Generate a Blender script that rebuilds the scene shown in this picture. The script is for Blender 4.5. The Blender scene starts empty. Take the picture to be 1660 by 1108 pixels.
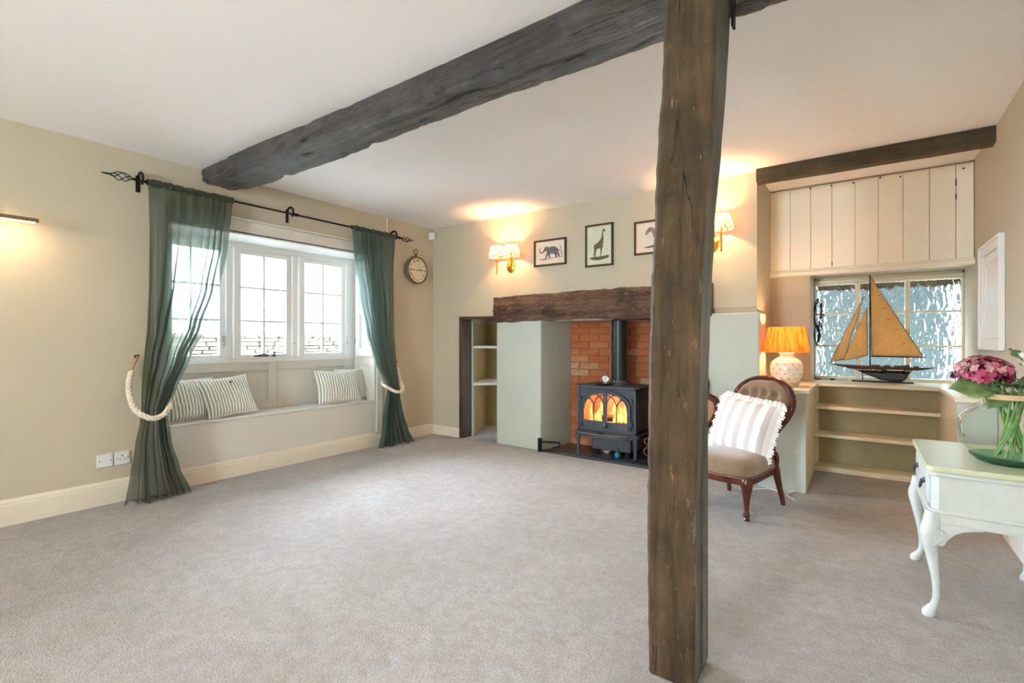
import bpy, bmesh, math, random
from math import sin, cos, pi, radians, sqrt
from mathutils import Vector, Matrix, noise
random.seed(7)
S = bpy.context.scene
COL = S.collection

# ------------------------------------------------------------------ camera, world, lights, exposure
YAW = 0.6180
cam_d = bpy.data.cameras.new('camera'); cam = bpy.data.objects.new('camera', cam_d); COL.objects.link(cam)
cam.location = (4.1416, -4.2166, 1.1); cam.rotation_euler = (pi/2, 0, YAW)
cam_d.sensor_width = 36.0; cam_d.lens = 801.4/1660*36; cam_d.shift_y = -2.2/1660; cam_d.clip_start = 0.02
S.camera = cam
S.view_settings.view_transform = 'Standard'; S.view_settings.look = 'None'
S.view_settings.gamma = 1.0; S.view_settings.exposure = 2.2; S.view_settings.use_curve_mapping = False

W = bpy.data.worlds.new('sky'); S.world = W; W.use_nodes = True
bg = W.node_tree.nodes['Background']; bg.inputs[0].default_value = (0.66, 0.84, 1.0, 1); bg.inputs[1].default_value = 2.8

def light(name, kind, loc, power, color, **k):
    d = bpy.data.lights.new(name, kind); d.energy = power; d.color = color
    o = bpy.data.objects.new(name, d); COL.objects.link(o); o.location = loc
    for a, v in k.items():
        if a == 'rot': o.rotation_euler = v
        else: setattr(d, a, v)
    return o
# wide sun lamp added as stand-in for brighter sky light through the bay window
sd_ = Vector((1.0, -.12, -.52)).normalized()
sun = light('sky_fill_sun', 'SUN', (-6, 2, 6), 15.5, (0.74, 0.87, 1.0), angle=radians(70)); sun.rotation_euler = sd_.to_track_quat('-Z', 'Y').to_euler()
# cool daylight from behind the camera, through an unseen window added for fill
light('fill_daylight_behind', 'AREA', (2.65, -7.62, 1.45), 56, (0.80, 0.92, 1.0), shape='RECTANGLE', size=.9, size_y=1.1, rot=(radians(90), 0, 0))
# sky portals
light('portal_window', 'AREA', (-0.5, -1.79, 1.45), 1, (1, 1, 1), shape='RECTANGLE', size=1.9, size_y=1.1, rot=(0, radians(-90), radians(0))).data.cycles.is_portal = True
WARM = (1.0, 0.60, 0.27)

# ------------------------------------------------------------------ materials
def srgb(r, g, b):
    f = lambda c: (c/255/12.92) if c/255 <= .04045 else ((c/255+.055)/1.055)**2.4
    return (f(r), f(g), f(b), 1)
class N:
    def __init__(s, name):
        s.m = bpy.data.materials.new(name); s.m.use_nodes = True; s.t = s.m.node_tree; s.n = s.t.nodes
        s.b = s.n['Principled BSDF']; s.out = s.n['Material Output']
    def add(s, k, **p):
        n = s.n.new(k)
        for a, v in p.items():
            if a in n.inputs: n.inputs[a].default_value = v
            else: setattr(n, a, v)
        return n
    def l(s, a, b): s.t.links.new(a, b)
    def coord(s, scale=(1, 1, 1), kind='Object', rot=(0, 0, 0)):
        c = s.add('ShaderNodeTexCoord'); m = s.add('ShaderNodeMapping'); m.inputs['Scale'].default_value = scale; m.inputs['Rotation'].default_value = rot
        s.l(c.outputs[kind], m.inputs['Vector']); return m.outputs[0]
    def noise(s, v, scale, detail=4, rough=.6, dist=0):
        n = s.add('ShaderNodeTexNoise'); n.inputs['Scale'].default_value = scale; n.inputs['Detail'].default_value = detail
        n.inputs['Roughness'].default_value = rough; n.inputs['Distortion'].default_value = dist; s.l(v, n.inputs['Vector']); return n.outputs['Fac']
    def ramp(s, f, stops, mode='LINEAR'):
        r = s.add('ShaderNodeValToRGB'); r.color_ramp.interpolation = mode; e = r.color_ramp.elements
        while len(e) < len(stops): e.new(.5)
        for i, (p, c) in enumerate(stops): e[i].position = p; e[i].color = c if len(c) == 4 else (*c, 1)
        s.l(f, r.inputs[0]); return r.outputs[0]
    def mix(s, f, a, b, mode='MIX'):
        m = s.add('ShaderNodeMix', data_type='RGBA', blend_type=mode)
        for i, v in ((0, f), (6, a), (7, b)):
            if isinstance(v, (int, float, tuple)): m.inputs[i].default_value = v
            else: s.l(v, m.inputs[i])
        return m.outputs[2]
    def bump(s, h, strength, dist=.01):
        b = s.add('ShaderNodeBump'); b.inputs['Strength'].default_value = strength; b.inputs['Distance'].default_value = dist
        s.l(h, b.inputs['Height']); s.l(b.outputs[0], s.b.inputs['Normal']); return b
    def base(s, c):
        if isinstance(c, tuple): s.b.inputs['Base Color'].default_value = c
        else: s.l(c, s.b.inputs['Base Color'])
    def set(s, **k):
        for a, v in k.items(): s.b.inputs[a.replace('_', ' ')].default_value = v
        return s
def simple(name, c, rough=.5, metal=0, var=0.06, scale=12, bump=0, bdist=.002, spec=.5):
    n = N(name); v = n.coord()
    f = n.noise(v, scale)
    d = tuple(x*(1-var*2) for x in c[:3])+(1,); e = tuple(min(1, x*(1+var)) for x in c[:3])+(1,)
    n.base(n.ramp(f, [(.3, d), (.7, e)])); n.set(Roughness=rough, Metallic=metal)
    n.b.inputs['Specular IOR Level'].default_value = spec
    if bump: n.bump(n.noise(v, scale*5), bump, bdist)
    return n.m
M = {}
M['wall'] = simple('sage_wall_paint', srgb(196, 187, 165), .75, var=.012, scale=2.5, bump=.25, bdist=.003, spec=.25)
M['wall2'] = simple('pale_sage_paint', srgb(196, 200, 188), .6, var=.012, scale=2.5, bump=.2, bdist=.003, spec=.3)
M['ceil'] = simple('ceiling_paint', srgb(250, 248, 248), .8, var=.01, scale=1.5, bump=.3, bdist=.006, spec=.2)
M['trim'] = simple('satin_trim_paint', srgb(214, 210, 200), .38, var=.012, scale=5)
M['white'] = simple('white_gloss_paint', srgb(238, 238, 234), .3, var=.01, scale=5)
M['board'] = simple('board_paint', srgb(246, 236, 216), .45, var=.015, scale=6, bump=.1)
M['shelfp'] = simple('shelf_paint', srgb(232, 222, 196), .4, var=.012, scale=5)
M['skirt'] = simple('skirting_paint', srgb(228, 219, 200), .4, var=.02, scale=8)
M['iron'] = simple('black_iron', srgb(30, 30, 32), .45, metal=.6, var=.1)
M['stove'] = simple('grey_cast_iron', srgb(80, 86, 95), .42, metal=.35, var=.08, scale=30, bump=.15, bdist=.001)
M['stovetop'] = simple('stove_top_iron', srgb(92, 92, 92), .5, metal=.3, var=.1, scale=20)
M['flue'] = simple('flue_paint', srgb(44, 50, 50), .35, metal=.3, var=.08)
M['brass'] = simple('aged_brass', srgb(205, 150, 50), .3, metal=1, var=.06)
M['brassdull'] = simple('dull_brass', srgb(150, 128, 88), .4, metal=.9, var=.06)
M['rope'] = simple('cream_rope', srgb(226, 214, 196), .9, var=.08, scale=60)
M['leather'] = simple('tan_leather', srgb(176, 128, 86), .6)
M['plastic'] = simple('white_plastic', srgb(232, 230, 228), .35, var=.01)
M['dark'] = simple('dark_slot', srgb(30, 28, 26), .6)
M['mahog'] = simple('polished_mahogany', srgb(92, 42, 30), .18, var=.25, scale=14)
M['velvet'] = simple('brown_velvet', srgb(134, 106, 78), .75, var=.1, scale=8, bump=.1)
M['velvet'].node_tree.nodes['Principled BSDF'].inputs['Sheen Weight'].default_value = .6
M['olive'] = simple('shaded_recess_paint', srgb(176, 164, 124), .6, var=.03)  # darker than the wall paint: shade of the recesses put into the colour
M['tack'] = simple('brass_tack', srgb(120, 90, 60), .35, metal=.8)
M['tablew'] = simple('chalk_white_paint', srgb(204, 210, 207), .5, var=.05, scale=9, bump=.15)
M['tabletop'] = simple('pale_green_top', srgb(204, 208, 176), .35, var=.05, scale=6)
M['pewter'] = simple('dark_pewter', srgb(72, 76, 84), .4, metal=.8)
M['hull'] = simple('model_hull_navy', srgb(34, 36, 46), .4, var=.1)
M['mast'] = simple('dark_mast_wood', srgb(52, 34, 26), .5)
M['hullw'] = simple('model_hull_brown', srgb(82, 50, 40), .5, var=.15)
M['cream'] = simple('cream_line', srgb(220, 205, 180), .5)
M['stem'] = simple('green_stem', srgb(120, 158, 90), .5, var=.2, scale=30)
M['stone'] = None
M['slate'] = simple('dark_slate', srgb(66, 68, 74), .35, var=.15, scale=15, bump=.2)
M['hearth'] = simple('brown_hearth_tile', srgb(112, 88, 66), .5, var=.2, scale=12)
M['log'] = simple('charred_log', srgb(60, 42, 32), .9, var=.3, scale=20, bump=.5)
M['black'] = simple('black_rubber', srgb(26, 26, 26), .5)
M['bulb'] = N('warm_bulb').m
b = M['bulb'].node_tree.nodes['Principled BSDF']; b.inputs['Emission Color'].default_value = (1, .7, .4, 1); b.inputs['Emission Strength'].default_value = 12
M['teal'] = simple('teal_glaze', srgb(30, 120, 130), .15)
M['bowlm'] = simple('cream_glaze', srgb(226, 222, 196), .2)
M['chrome'] = simple('polished_chrome', srgb(210, 212, 215), .15, metal=1)

def m_carpet():
    n = N('beige_carpet'); v = n.coord()
    big = n.noise(v, 1.3, 4, .65, .8); mid = n.noise(v, 16, 5, .75, .3); fine = n.noise(v, 130, 3, .8)
    c = n.ramp(big, [(.32, srgb(180, 176, 171)), (.62, srgb(208, 206, 206))])
    c = n.mix(n.ramp(mid, [(.32, (.6,)*3), (.6, (0,)*3)]), c, srgb(158, 146, 132))
    c = n.mix(n.ramp(fine, [(.35, (.75,)*3), (.62, (0,)*3)]), c, srgb(148, 140, 132))
    n.base(c); n.set(Roughness=.95); n.b.inputs['Specular IOR Level'].default_value = .1
    n.b.inputs['Sheen Weight'].default_value = .25
    a = n.add('ShaderNodeMath', operation='ADD'); n.l(fine, a.inputs[0]); n.l(n.noise(v, 45, 4, .7), a.inputs[1])
    n.bump(a.outputs[0], .9, .012); return n.m
M['carpet'] = m_carpet()

def m_timber(name, cd, cl, fleck, axis, rough=.5, flk=.72, spec=.4, bd=.012):
    n = N(name); sc = [7, 7, 7]; sc[axis] = .8
    v = n.coord(tuple(sc)); vo = n.coord()
    g = n.noise(v, 3.0, 8, .7, .4); w = n.noise(vo, 5, 5, .65)
    c = n.ramp(g, [(.3, cd), (.66, cl)])
    c = n.mix(n.ramp(w, [(.35, (.6,)*3), (.6, (0,)*3)]), c, tuple(x*.55 for x in cd[:3])+(1,))
    sc2 = [30, 30, 30]; sc2[axis] = 9
    fl = n.noise(n.coord(tuple(sc2)), 1.4, 5, .75)
    c = n.mix(n.ramp(fl, [(flk-.06, (0,)*3), (flk+.03, (.8,)*3)]), c, fleck)
    sc3 = [9, 9, 9]; sc3[axis] = .55
    cr = n.noise(n.coord(tuple(sc3)), 1.7, 3, .5, .3)
    crack = n.ramp(cr, [(.495, (1,)*3), (.499, (0,)*3), (.501, (0,)*3), (.505, (1,)*3)])
    msk = n.ramp(n.noise(vo, 2.6, 2), [(.42, (0,)*3), (.46, (1,)*3)])
    crack = n.mix(msk, crack, (1, 1, 1, 1)) if False else n.mix(1.0, crack, msk, 'LIGHTEN')
    c = n.mix(1.0, c, crack, 'MULTIPLY')
    n.base(c); n.set(Roughness=rough); n.b.inputs['Specular IOR Level'].default_value = spec
    a = n.add('ShaderNodeMath', operation='MULTIPLY_ADD'); n.l(crack, a.inputs[0]); a.inputs[1].default_value = 1.2; n.l(n.noise(v, 6, 8, .75), a.inputs[2])
    n.bump(a.outputs[0], .85, bd); return n.m
M['post'] = m_timber('dark_oak_post', srgb(50, 38, 25), srgb(108, 88, 62), srgb(158, 128, 88), 2, .55, .66, .4, .02)
M['postside'] = m_timber('daylit_post_side', srgb(92, 90, 84), srgb(132, 128, 116), srgb(160, 140, 110), 2, .5, .80)  # paled to grey for the daylight on the post's right face
M['beam'] = m_timber('black_painted_beam', srgb(60, 58, 56), srgb(98, 94, 90), srgb(120, 116, 108), 0, .27, .76, .8, .03)
M['mantel'] = m_timber('waxed_oak_mantel', srgb(60, 42, 32), srgb(140, 104, 80), srgb(158, 134, 112), 0, .26, .64, .8, .04)
M['frameoak'] = m_timber('dark_oak_frame', srgb(60, 42, 30), srgb(92, 66, 48), srgb(130, 100, 78), 2, .4, .76)
M['beam2'] = m_timber('olive_brown_beam', srgb(64, 54, 34), srgb(94, 80, 52), srgb(120, 100, 70), 0, .5, .8)
M['frame'] = simple('dark_picture_wood', srgb(62, 46, 30), .4, var=.2, scale=40)
M['goldslip'] = simple('gold_slip', srgb(196, 160, 96), .4, metal=.4)

def m_brick():
    n = N('painted_brick'); v = n.coord(); o = n.add('ShaderNodeObjectInfo')
    c = n.ramp(o.outputs['Random'], [(0, srgb(170, 94, 52)), (.35, srgb(190, 110, 62)), (.7, srgb(180, 104, 64)), (.93, srgb(196, 130, 86)), (1, srgb(210, 182, 150))])
    c = n.mix(n.ramp(n.noise(v, 25, 5), [(.35, (.5,)*3), (.65, (0,)*3)]), c, srgb(158, 92, 56))
    c = n.mix(n.ramp(n.noise(v, 70, 4), [(.66, (0,)*3), (.72, (.5,)*3)]), c, srgb(214, 190, 160))
    n.base(c); n.set(Roughness=.7); n.bump(n.noise(v, 60, 5), .5, .004); return n.m
M['brick'] = m_brick()
M['mortar'] = simple('brick_mortar', srgb(184, 116, 72), .9, var=.12, scale=30, bump=.4)
def m_stone():
    n = N('dry_limestone'); v = n.coord(); o = n.add('ShaderNodeObjectInfo')
    c = n.ramp(o.outputs['Random'], [(0, srgb(118, 112, 98)), (.5, srgb(146, 138, 120)), (1, srgb(164, 156, 138))])
    c = n.mix(n.ramp(n.noise(v, 14, 5), [(.4, (.6,)*3), (.6, (0,)*3)]), c, srgb(104, 96, 80))
    n.base(c); n.set(Roughness=.9); n.bump(n.noise(v, 30, 5), .6, .01); return n.m
M['stone'] = m_stone()

def m_fabric(name, col, sheer, trans, col2=None, threads=True):
    n = N(name); v = n.coord()
    d = n.add('ShaderNodeBsdfDiffuse'); t = n.add('ShaderNodeBsdfTranslucent'); p = n.add('ShaderNodeBsdfTransparent')
    f = n.noise(n.coord((160, 160, 160)), 1.0, 2, .5); g = n.noise(v, 7, 3)
    c = n.ramp(f, [(.3, tuple(x*.8 for x in col[:3])+(1,)), (.7, col)])
    n.l(c, d.inputs[0]); t.inputs[0].default_value = (col2 or col); p.inputs[0].default_value = (1, 1, 1, 1)
    m1 = n.add('ShaderNodeMixShader'); m1.inputs[0].default_value = trans; n.l(d.outputs[0], m1.inputs[1]); n.l(t.outputs[0], m1.inputs[2])
    m2 = n.add('ShaderNodeMixShader'); n.l(m1.outputs[0], m2.inputs[1]); n.l(p.outputs[0], m2.inputs[2])
    ff = n.ramp(f, [(.35, (sheer*.85,)*3), (.65, (sheer*1.1,)*3)]); n.l(ff, m2.inputs[0])
    n.l(m2.outputs[0], n.out.inputs[0]); return n.m
M['curtain'] = m_fabric('green_sheer_linen', srgb(88, 94, 77), .24, .38, srgb(134, 150, 134))
M['curtainR'] = m_fabric('teal_green_sheer_linen', srgb(92, 106, 96), .20, .42, srgb(138, 162, 152))

def m_shade():
    n = N('pink_patterned_shade')
    v = n.coord((55, 55, 9)); f = n.noise(v, 1.0, 4, .6, 1.2)
    c = n.ramp(f, [(.44, srgb(250, 232, 206)), (.55, srgb(196, 88, 70))])
    d = n.add('ShaderNodeBsdfDiffuse'); t = n.add('ShaderNodeBsdfTranslucent'); n.l(c, d.inputs[0]); n.l(c, t.inputs[0])
    m1 = n.add('ShaderNodeMixShader'); m1.inputs[0].default_value = .45; n.l(d.outputs[0], m1.inputs[1]); n.l(t.outputs[0], m1.inputs[2])
    n.l(m1.outputs[0], n.out.inputs[0]); return n.m
M['shade'] = m_shade()
def m_shade2():
    n = N('orange_pleated_shade')
    v = n.coord((30, 30, .6)); f = n.noise(v, 1.3, 4, .6)
    c = n.ramp(f, [(.35, srgb(190, 96, 28)), (.65, srgb(236, 150, 70))])
    d = n.add('ShaderNodeBsdfDiffuse'); t = n.add('ShaderNodeBsdfTranslucent'); n.l(c, d.inputs[0]); n.l(c, t.inputs[0])
    m1 = n.add('ShaderNodeMixShader'); m1.inputs[0].default_value = .22; n.l(d.outputs[0], m1.inputs[1]); n.l(t.outputs[0], m1.inputs[2])
    n.l(m1.outputs[0], n.out.inputs[0]); return n.m
M['shade2'] = m_shade2()
M['shade3'] = m_fabric('cream_lamp_shade', srgb(244, 232, 208), .0, .6)
def m_pane():
    n = N('clear_window_glass'); p = n.add('ShaderNodeBsdfTransparent'); g = n.add('ShaderNodeBsdfGlossy'); g.inputs['Roughness'].default_value = .02
    fr = n.add('ShaderNodeLayerWeight'); fr.inputs[0].default_value = .25
    m1 = n.add('ShaderNodeMixShader'); n.l(fr.outputs['Fresnel'], m1.inputs[0]); n.l(p.outputs[0], m1.inputs[1]); n.l(g.outputs[0], m1.inputs[2])
    n.l(m1.outputs[0], n.out.inputs[0]); return n.m
M['pane'] = m_pane()
def m_tex():
    n = N('hammered_glass'); v = n.coord((1, 1, .42))
    n.base((.92, .965, .95, 1)); n.set(Roughness=.03, IOR=1.45); n.b.inputs['Transmission Weight'].default_value = 1
    vo = n.add('ShaderNodeTexVoronoi'); vo.feature = 'SMOOTH_F1'; vo.inputs['Scale'].default_value = 34; vo.inputs['Smoothness'].default_value = .6
    wob = n.add('ShaderNodeVectorMath', operation='ADD')
    nz = n.add('ShaderNodeTexNoise'); nz.inputs['Scale'].default_value = 14; n.l(v, nz.inputs['Vector'])
    sc = n.add('ShaderNodeVectorMath', operation='SCALE'); sc.inputs[3].default_value = .06; n.l(nz.outputs['Color'], sc.inputs[0])
    n.l(v, wob.inputs[0]); n.l(sc.outputs[0], wob.inputs[1]); n.l(wob.outputs[0], vo.inputs['Vector'])
    n.bump(vo.outputs['Distance'], 1.0, .016); return n.m
M['hammered'] = m_tex()
def m_vase(nm='pale_green_glass', tn=((.95, .98, .97), (.86, .94, .91), (.46, .70, .62), (.22, .50, .42))):
    n = N(nm)
    n.base((.90, .98, .95, 1)); n.set(Roughness=.0, IOR=1.3); n.b.inputs['Transmission Weight'].default_value = 1
    g = n.b; p = n.add('ShaderNodeBsdfTransparent'); p.inputs[0].default_value = (.86, .95, .91, 1)
    gl = n.add('ShaderNodeBsdfGlossy'); gl.inputs['Roughness'].default_value = .03
    fr = n.add('ShaderNodeLayerWeight'); fr.inputs[0].default_value = .12
    f2 = n.ramp(fr.outputs['Facing'], [(0.0, tn[0]), (.6, tn[1]), (.88, tn[2]), (1, tn[3])]); n.l(f2, p.inputs[0])
    mm = n.add('ShaderNodeMath', operation='MULTIPLY'); mm.inputs[1].default_value = .45; n.l(fr.outputs['Fresnel'], mm.inputs[0])
    m1 = n.add('ShaderNodeMixShader'); n.l(mm.outputs[0], m1.inputs[0]); n.l(p.outputs[0], m1.inputs[1]); n.l(gl.outputs[0], m1.inputs[2])
    n.l(m1.outputs[0], n.out.inputs[0]); return n.m
M['vase'] = m_vase()
M['vasebase'] = m_vase('thick_green_glass', ((.72, .90, .84), (.45, .74, .66), (.10, .42, .35), (.03, .25, .20)))
def m_stripes(name, base, stripe, count, duty, soft=.06, use='x', bump=.25):
    n = N(name); c = n.add('ShaderNodeUVMap'); s = n.add('ShaderNodeSeparateXYZ'); n.l(c.outputs[0], s.inputs[0])
    m = n.add('ShaderNodeMath', operation='MULTIPLY'); m.inputs[1].default_value = count; n.l(s.outputs[0 if use == 'x' else 1], m.inputs[0])
    f = n.add('ShaderNodeMath', operation='FRACT'); n.l(m.outputs[0], f.inputs[0])
    col = n.ramp(f.outputs[0], [(0, base), (.5-duty/2-soft/2, base), (.5-duty/2+soft/2, stripe), (.5+duty/2-soft/2, stripe), (.5+duty/2+soft/2, base), (1, base)])
    n.base(col); n.set(Roughness=.85); n.bump(n.noise(n.coord(), 180, 3), bump, .002); n.b.inputs['Sheen Weight'].default_value = .2; return n.m
M['ticking'] = m_stripes('green_ticking', srgb(240, 238, 226), srgb(146, 154, 142), 17, .40, .12)
M['cabana'] = m_stripes('grey_wide_stripe', srgb(244, 240, 236), srgb(206, 198, 194), 5, .45, .03)
M['ruffle'] = simple('white_ruffle', srgb(240, 234, 228), .85, var=.04, scale=40)
def m_dots():
    n = N('cream_dotted_ceramic'); v = n.coord((1, 1, 1)); vo = n.add('ShaderNodeTexVoronoi'); vo.inputs['Scale'].default_value = 30; vo.inputs['Randomness'].default_value = .35
    n.l(v, vo.inputs['Vector']); n.base(n.ramp(vo.outputs['Distance'], [(.20, srgb(132, 118, 104)), (.24, srgb(238, 226, 204))])); n.set(Roughness=.15); return n.m
M['dots'] = simple('cream_ceramic', srgb(240, 228, 208), .15, var=.01)
def m_sail():
    n = N('tan_sail'); v = n.coord(); f = n.noise(v, 8, 5, .7)
    c = n.ramp(f, [(.3, srgb(226, 184, 122)), (.7, srgb(242, 208, 150))])
    d = n.add('ShaderNodeBsdfDiffuse'); t = n.add('ShaderNodeBsdfTranslucent'); n.l(c, d.inputs[0]); n.l(c, t.inputs[0])
    m1 = n.add('ShaderNodeMixShader'); m1.inputs[0].default_value = .4; n.l(d.outputs[0], m1.inputs[1]); n.l(t.outputs[0], m1.inputs[2])
    n.l(m1.outputs[0], n.out.inputs[0]); return n.m
M['sail'] = m_sail()
def m_leaf(name, a, b_, tr=.25):
    n = N(name); v = n.coord(); n.base(n.ramp(n.noise(v, 22, 4), [(.35, a), (.65, b_)])); n.set(Roughness=.45); n.bump(n.noise(v, 90, 3), .3, .002); return n.m
M['leaf'] = m_leaf('green_leaf', srgb(88, 114, 62), srgb(136, 160, 104))
M['leafd'] = m_leaf('dark_green_leaf', srgb(52, 72, 44), srgb(90, 116, 64))
M['pink'] = m_leaf('pink_petal', srgb(168, 40, 84), srgb(206, 104, 134))
M['mauve'] = m_leaf('mauve_petal', srgb(186, 118, 128), srgb(214, 168, 160))
M['maroon'] = m_leaf('maroon_petal', srgb(90, 22, 48), srgb(150, 40, 76))
M['lily'] = m_leaf('white_petal', srgb(236, 226, 208), srgb(250, 246, 238))
M['outleaf'] = m_leaf('garden_leaf', srgb(120, 140, 84), srgb(168, 176, 120))
M['gravel'] = simple('neutral_bounce_gravel', srgb(196, 194, 190), .9, var=.1, scale=40, bump=.5)
M['grass'] = m_leaf('lawn', srgb(120, 140, 84), srgb(150, 164, 104))
M['render'] = simple('grey_green_render', srgb(66, 76, 76), .8, var=.1, scale=6)
def m_fire():
    n = N('flame'); v = n.coord((1, 1, .5)); f = n.noise(v, 30, 4, .6, 1)
    c = n.ramp(f, [(.35, (1.0, .20, .03)), (.55, (1.0, .42, .08)), (.7, (1, .75, .3))]); n.base((0, 0, 0, 1)); n.l(c, n.b.inputs['Emission Color']); n.b.inputs['Emission Strength'].default_value = .62
    return n.m
M['fire'] = m_fire()
def m_backfire():
    return simple('firelit_stove_liner', srgb(190, 150, 128), .9, var=.2, scale=20)  # orange fire glow put into the liner colour
M['liner'] = m_backfire()
M['sootglass'] = M['pane']
M['paper'] = simple('print_paper', srgb(226, 216, 198), .8, var=.03)
M['paperg'] = simple('print_paper_greenish', srgb(208, 214, 192), .8, var=.05, scale=9)
M['ink'] = simple('grey_ink', srgb(104, 104, 108), .8, var=.2, scale=60)
M['inkg'] = simple('olive_ink', srgb(112, 104, 68), .8, var=.3, scale=90)
M['inkm'] = simple('mauve_ink', srgb(150, 128, 124), .8, var=.2, scale=60)
M['dial'] = simple('aged_dial', srgb(226, 212, 182), .5, var=.08, scale=8)
M['clockcase'] = simple('clock_case_metal', srgb(150, 138, 122), .35, metal=.8, var=.1)
M['goldring'] = simple('clock_bezel', srgb(122, 100, 62), .4, metal=.7)

# ------------------------------------------------------------------ mesh helpers
class MB:
    def __init__(s): s.v = []; s.f = []; s.uv = None
    def add(s, vs, fs, mat=None):
        o = len(s.v)
        s.v += [tuple(mat @ Vector(p)) if mat is not None else tuple(p) for p in vs]
        s.f += [tuple(i+o for i in f) for f in fs]; return s
    def box(s, x0, x1, y0, y1, z0, z1, mat=None):
        v = [(x, y, z) for z in (z0, z1) for y in (y0, y1) for x in (x0, x1)]
        return s.add(v, [(0, 2, 3, 1), (4, 5, 7, 6), (0, 1, 5, 4), (2, 6, 7, 3), (0, 4, 6, 2), (1, 3, 7, 5)], mat)
    def prism(s, poly, z0, z1, mat=None, plane='xy'):
        n = len(poly)
        def P(a, b, c): return {'xy': (a, b, c), 'yz': (c, a, b), 'xz': (a, c, b)}[plane]
        v = [P(a, b, z0) for a, b in poly]+[P(a, b, z1) for a, b in poly]
        f = [tuple(range(n-1, -1, -1)), tuple(range(n, 2*n))]+[(i, (i+1) % n, (i+1) % n+n, i+n) for i in range(n)]
        return s.add(v, f, mat)
    def lathe(s, prof, n=24, mat=None, cap=True, closed=False):
        v = []; f = []
        for r, z in prof:
            for k in range(n): a = 2*pi*k/n; v.append((r*cos(a), r*sin(a), z))
        m = len(prof)
        for i in range(m-1 if not closed else m):
            j = (i+1) % m
            for k in range(n): k2 = (k+1) % n; f.append((i*n+k, i*n+k2, j*n+k2, j*n+k))
        if cap and not closed: f.append(tuple(range(n-1, -1, -1))); f.append(tuple((m-1)*n+k for k in range(n)))
        return s.add(v, f, mat)
    def tube(s, pts, rad, n=8, closed=False, mat=None, cap=True, up=Vector((0, 0, 1)), flat=1.0):
        pts = [Vector(p) for p in pts]; m = len(pts)
        if not isinstance(rad, (list, tuple)): rad = [rad]*m
        v = []; f = []; prev = None
        for i, p in enumerate(pts):
            if closed: t = pts[(i+1) % m]-pts[i-1]
            else: t = pts[min(i+1, m-1)]-pts[max(i-1, 0)]
            if t.length < 1e-9: t = Vector((0, 0, 1))
            t.normalize()
            if prev is None:
                a = up if abs(t.dot(up)) < .95 else Vector((1, 0, 0))
                u = (a-t*t.dot(a)).normalized()
            else: u = (prev-t*t.dot(prev)).normalized()
            prev = u; w = t.cross(u)
            for k in range(n):
                a = 2*pi*k/n; v.append(tuple(p+(u*cos(a)*flat+w*sin(a))*rad[i]))
        for i in range(m if closed else m-1):
            j = (i+1) % m
            for k in range(n): k2 = (k+1) % n; f.append((i*n+k, i*n+k2, j*n+k2, j*n+k))
        if cap and not closed: f.append(tuple(range(n-1, -1, -1))); f.append(tuple((m-1)*n+k for k in range(n)))
        return s.add(v, f, mat)
    def ball(s, c, r, n=10, sc=(1, 1, 1)):
        prof = [(max(1e-4, r*sin(pi*i/n)), -r*cos(pi*i/n)) for i in range(n+1)]
        return s.lathe(prof, n*2, Matrix.Translation(Vector(c)) @ Matrix.Diagonal((*sc, 1)))
    def grid(s, fn, nu, nv, closeu=False):
        v = [tuple(fn(i/nu, j/nv)) for j in range(nv+1) for i in range(nu+1)]
        f = [(j*(nu+1)+i, j*(nu+1)+i+1, (j+1)*(nu+1)+i+1, (j+1)*(nu+1)+i) for j in range(nv) for i in range(nu)]
        return s.add(v, f)
def OBJ(name, mb, mat, parent=None, smooth=35, bevel=0, seg=2, loc=None, rot=None, **props):
    me = bpy.data.meshes.new(name); me.from_pydata(mb.v, [], mb.f)
    bm = bmesh.new(); bm.from_mesh(me)
    if smooth != 'raw': bmesh.ops.recalc_face_normals(bm, faces=bm.faces)
    bm.to_mesh(me); bm.free()
    if smooth:
        for p in me.polygons: p.use_smooth = True
        if smooth != 'raw': me.set_sharp_from_angle(angle=radians(smooth))
    me.materials.append(M[mat] if isinstance(mat, str) else mat)
    o = bpy.data.objects.new(name, me); COL.objects.link(o)
    if parent is not None: o.parent = parent
    if loc: o.location = loc
    if rot: o.rotation_euler = rot
    if bevel:
        m = o.modifiers.new('bevel', 'BEVEL'); m.width = bevel; m.segments = seg; m.limit_method = 'ANGLE'; m.angle_limit = radians(40)
    for k, v in props.items(): o[k] = v
    return o
def EMPTY(name, label, cat, loc=(0, 0, 0), rz=0, group=None, kind=None, parent=None):
    o = bpy.data.objects.new(name, None); COL.objects.link(o); o.location = loc; o.rotation_euler = (0, 0, rz); o.empty_display_size = .1
    if label: o['label'] = label; o['category'] = cat
    if group: o['group'] = group
    if kind: o['kind'] = kind
    return o
def STR(name, mb, mat, label, cat, parent=None, **k):
    return OBJ(name, mb, mat, parent, kind='structure', label=label, category=cat, **k)
def lerp(a, b, t): return a+(b-a)*t
def interp(tab, x):
    if x <= tab[0][0]: return tab[0][1]
    for (a, p), (b_, q) in zip(tab, tab[1:]):
        if x <= b_:
            t = (x-a)/(b_-a); t = t*t*(3-2*t)*.5+t*.5; return lerp(p, q, t)
    return tab[-1][1]
def rect_tube(prof, path_pts): pass

H = 2.408
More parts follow.
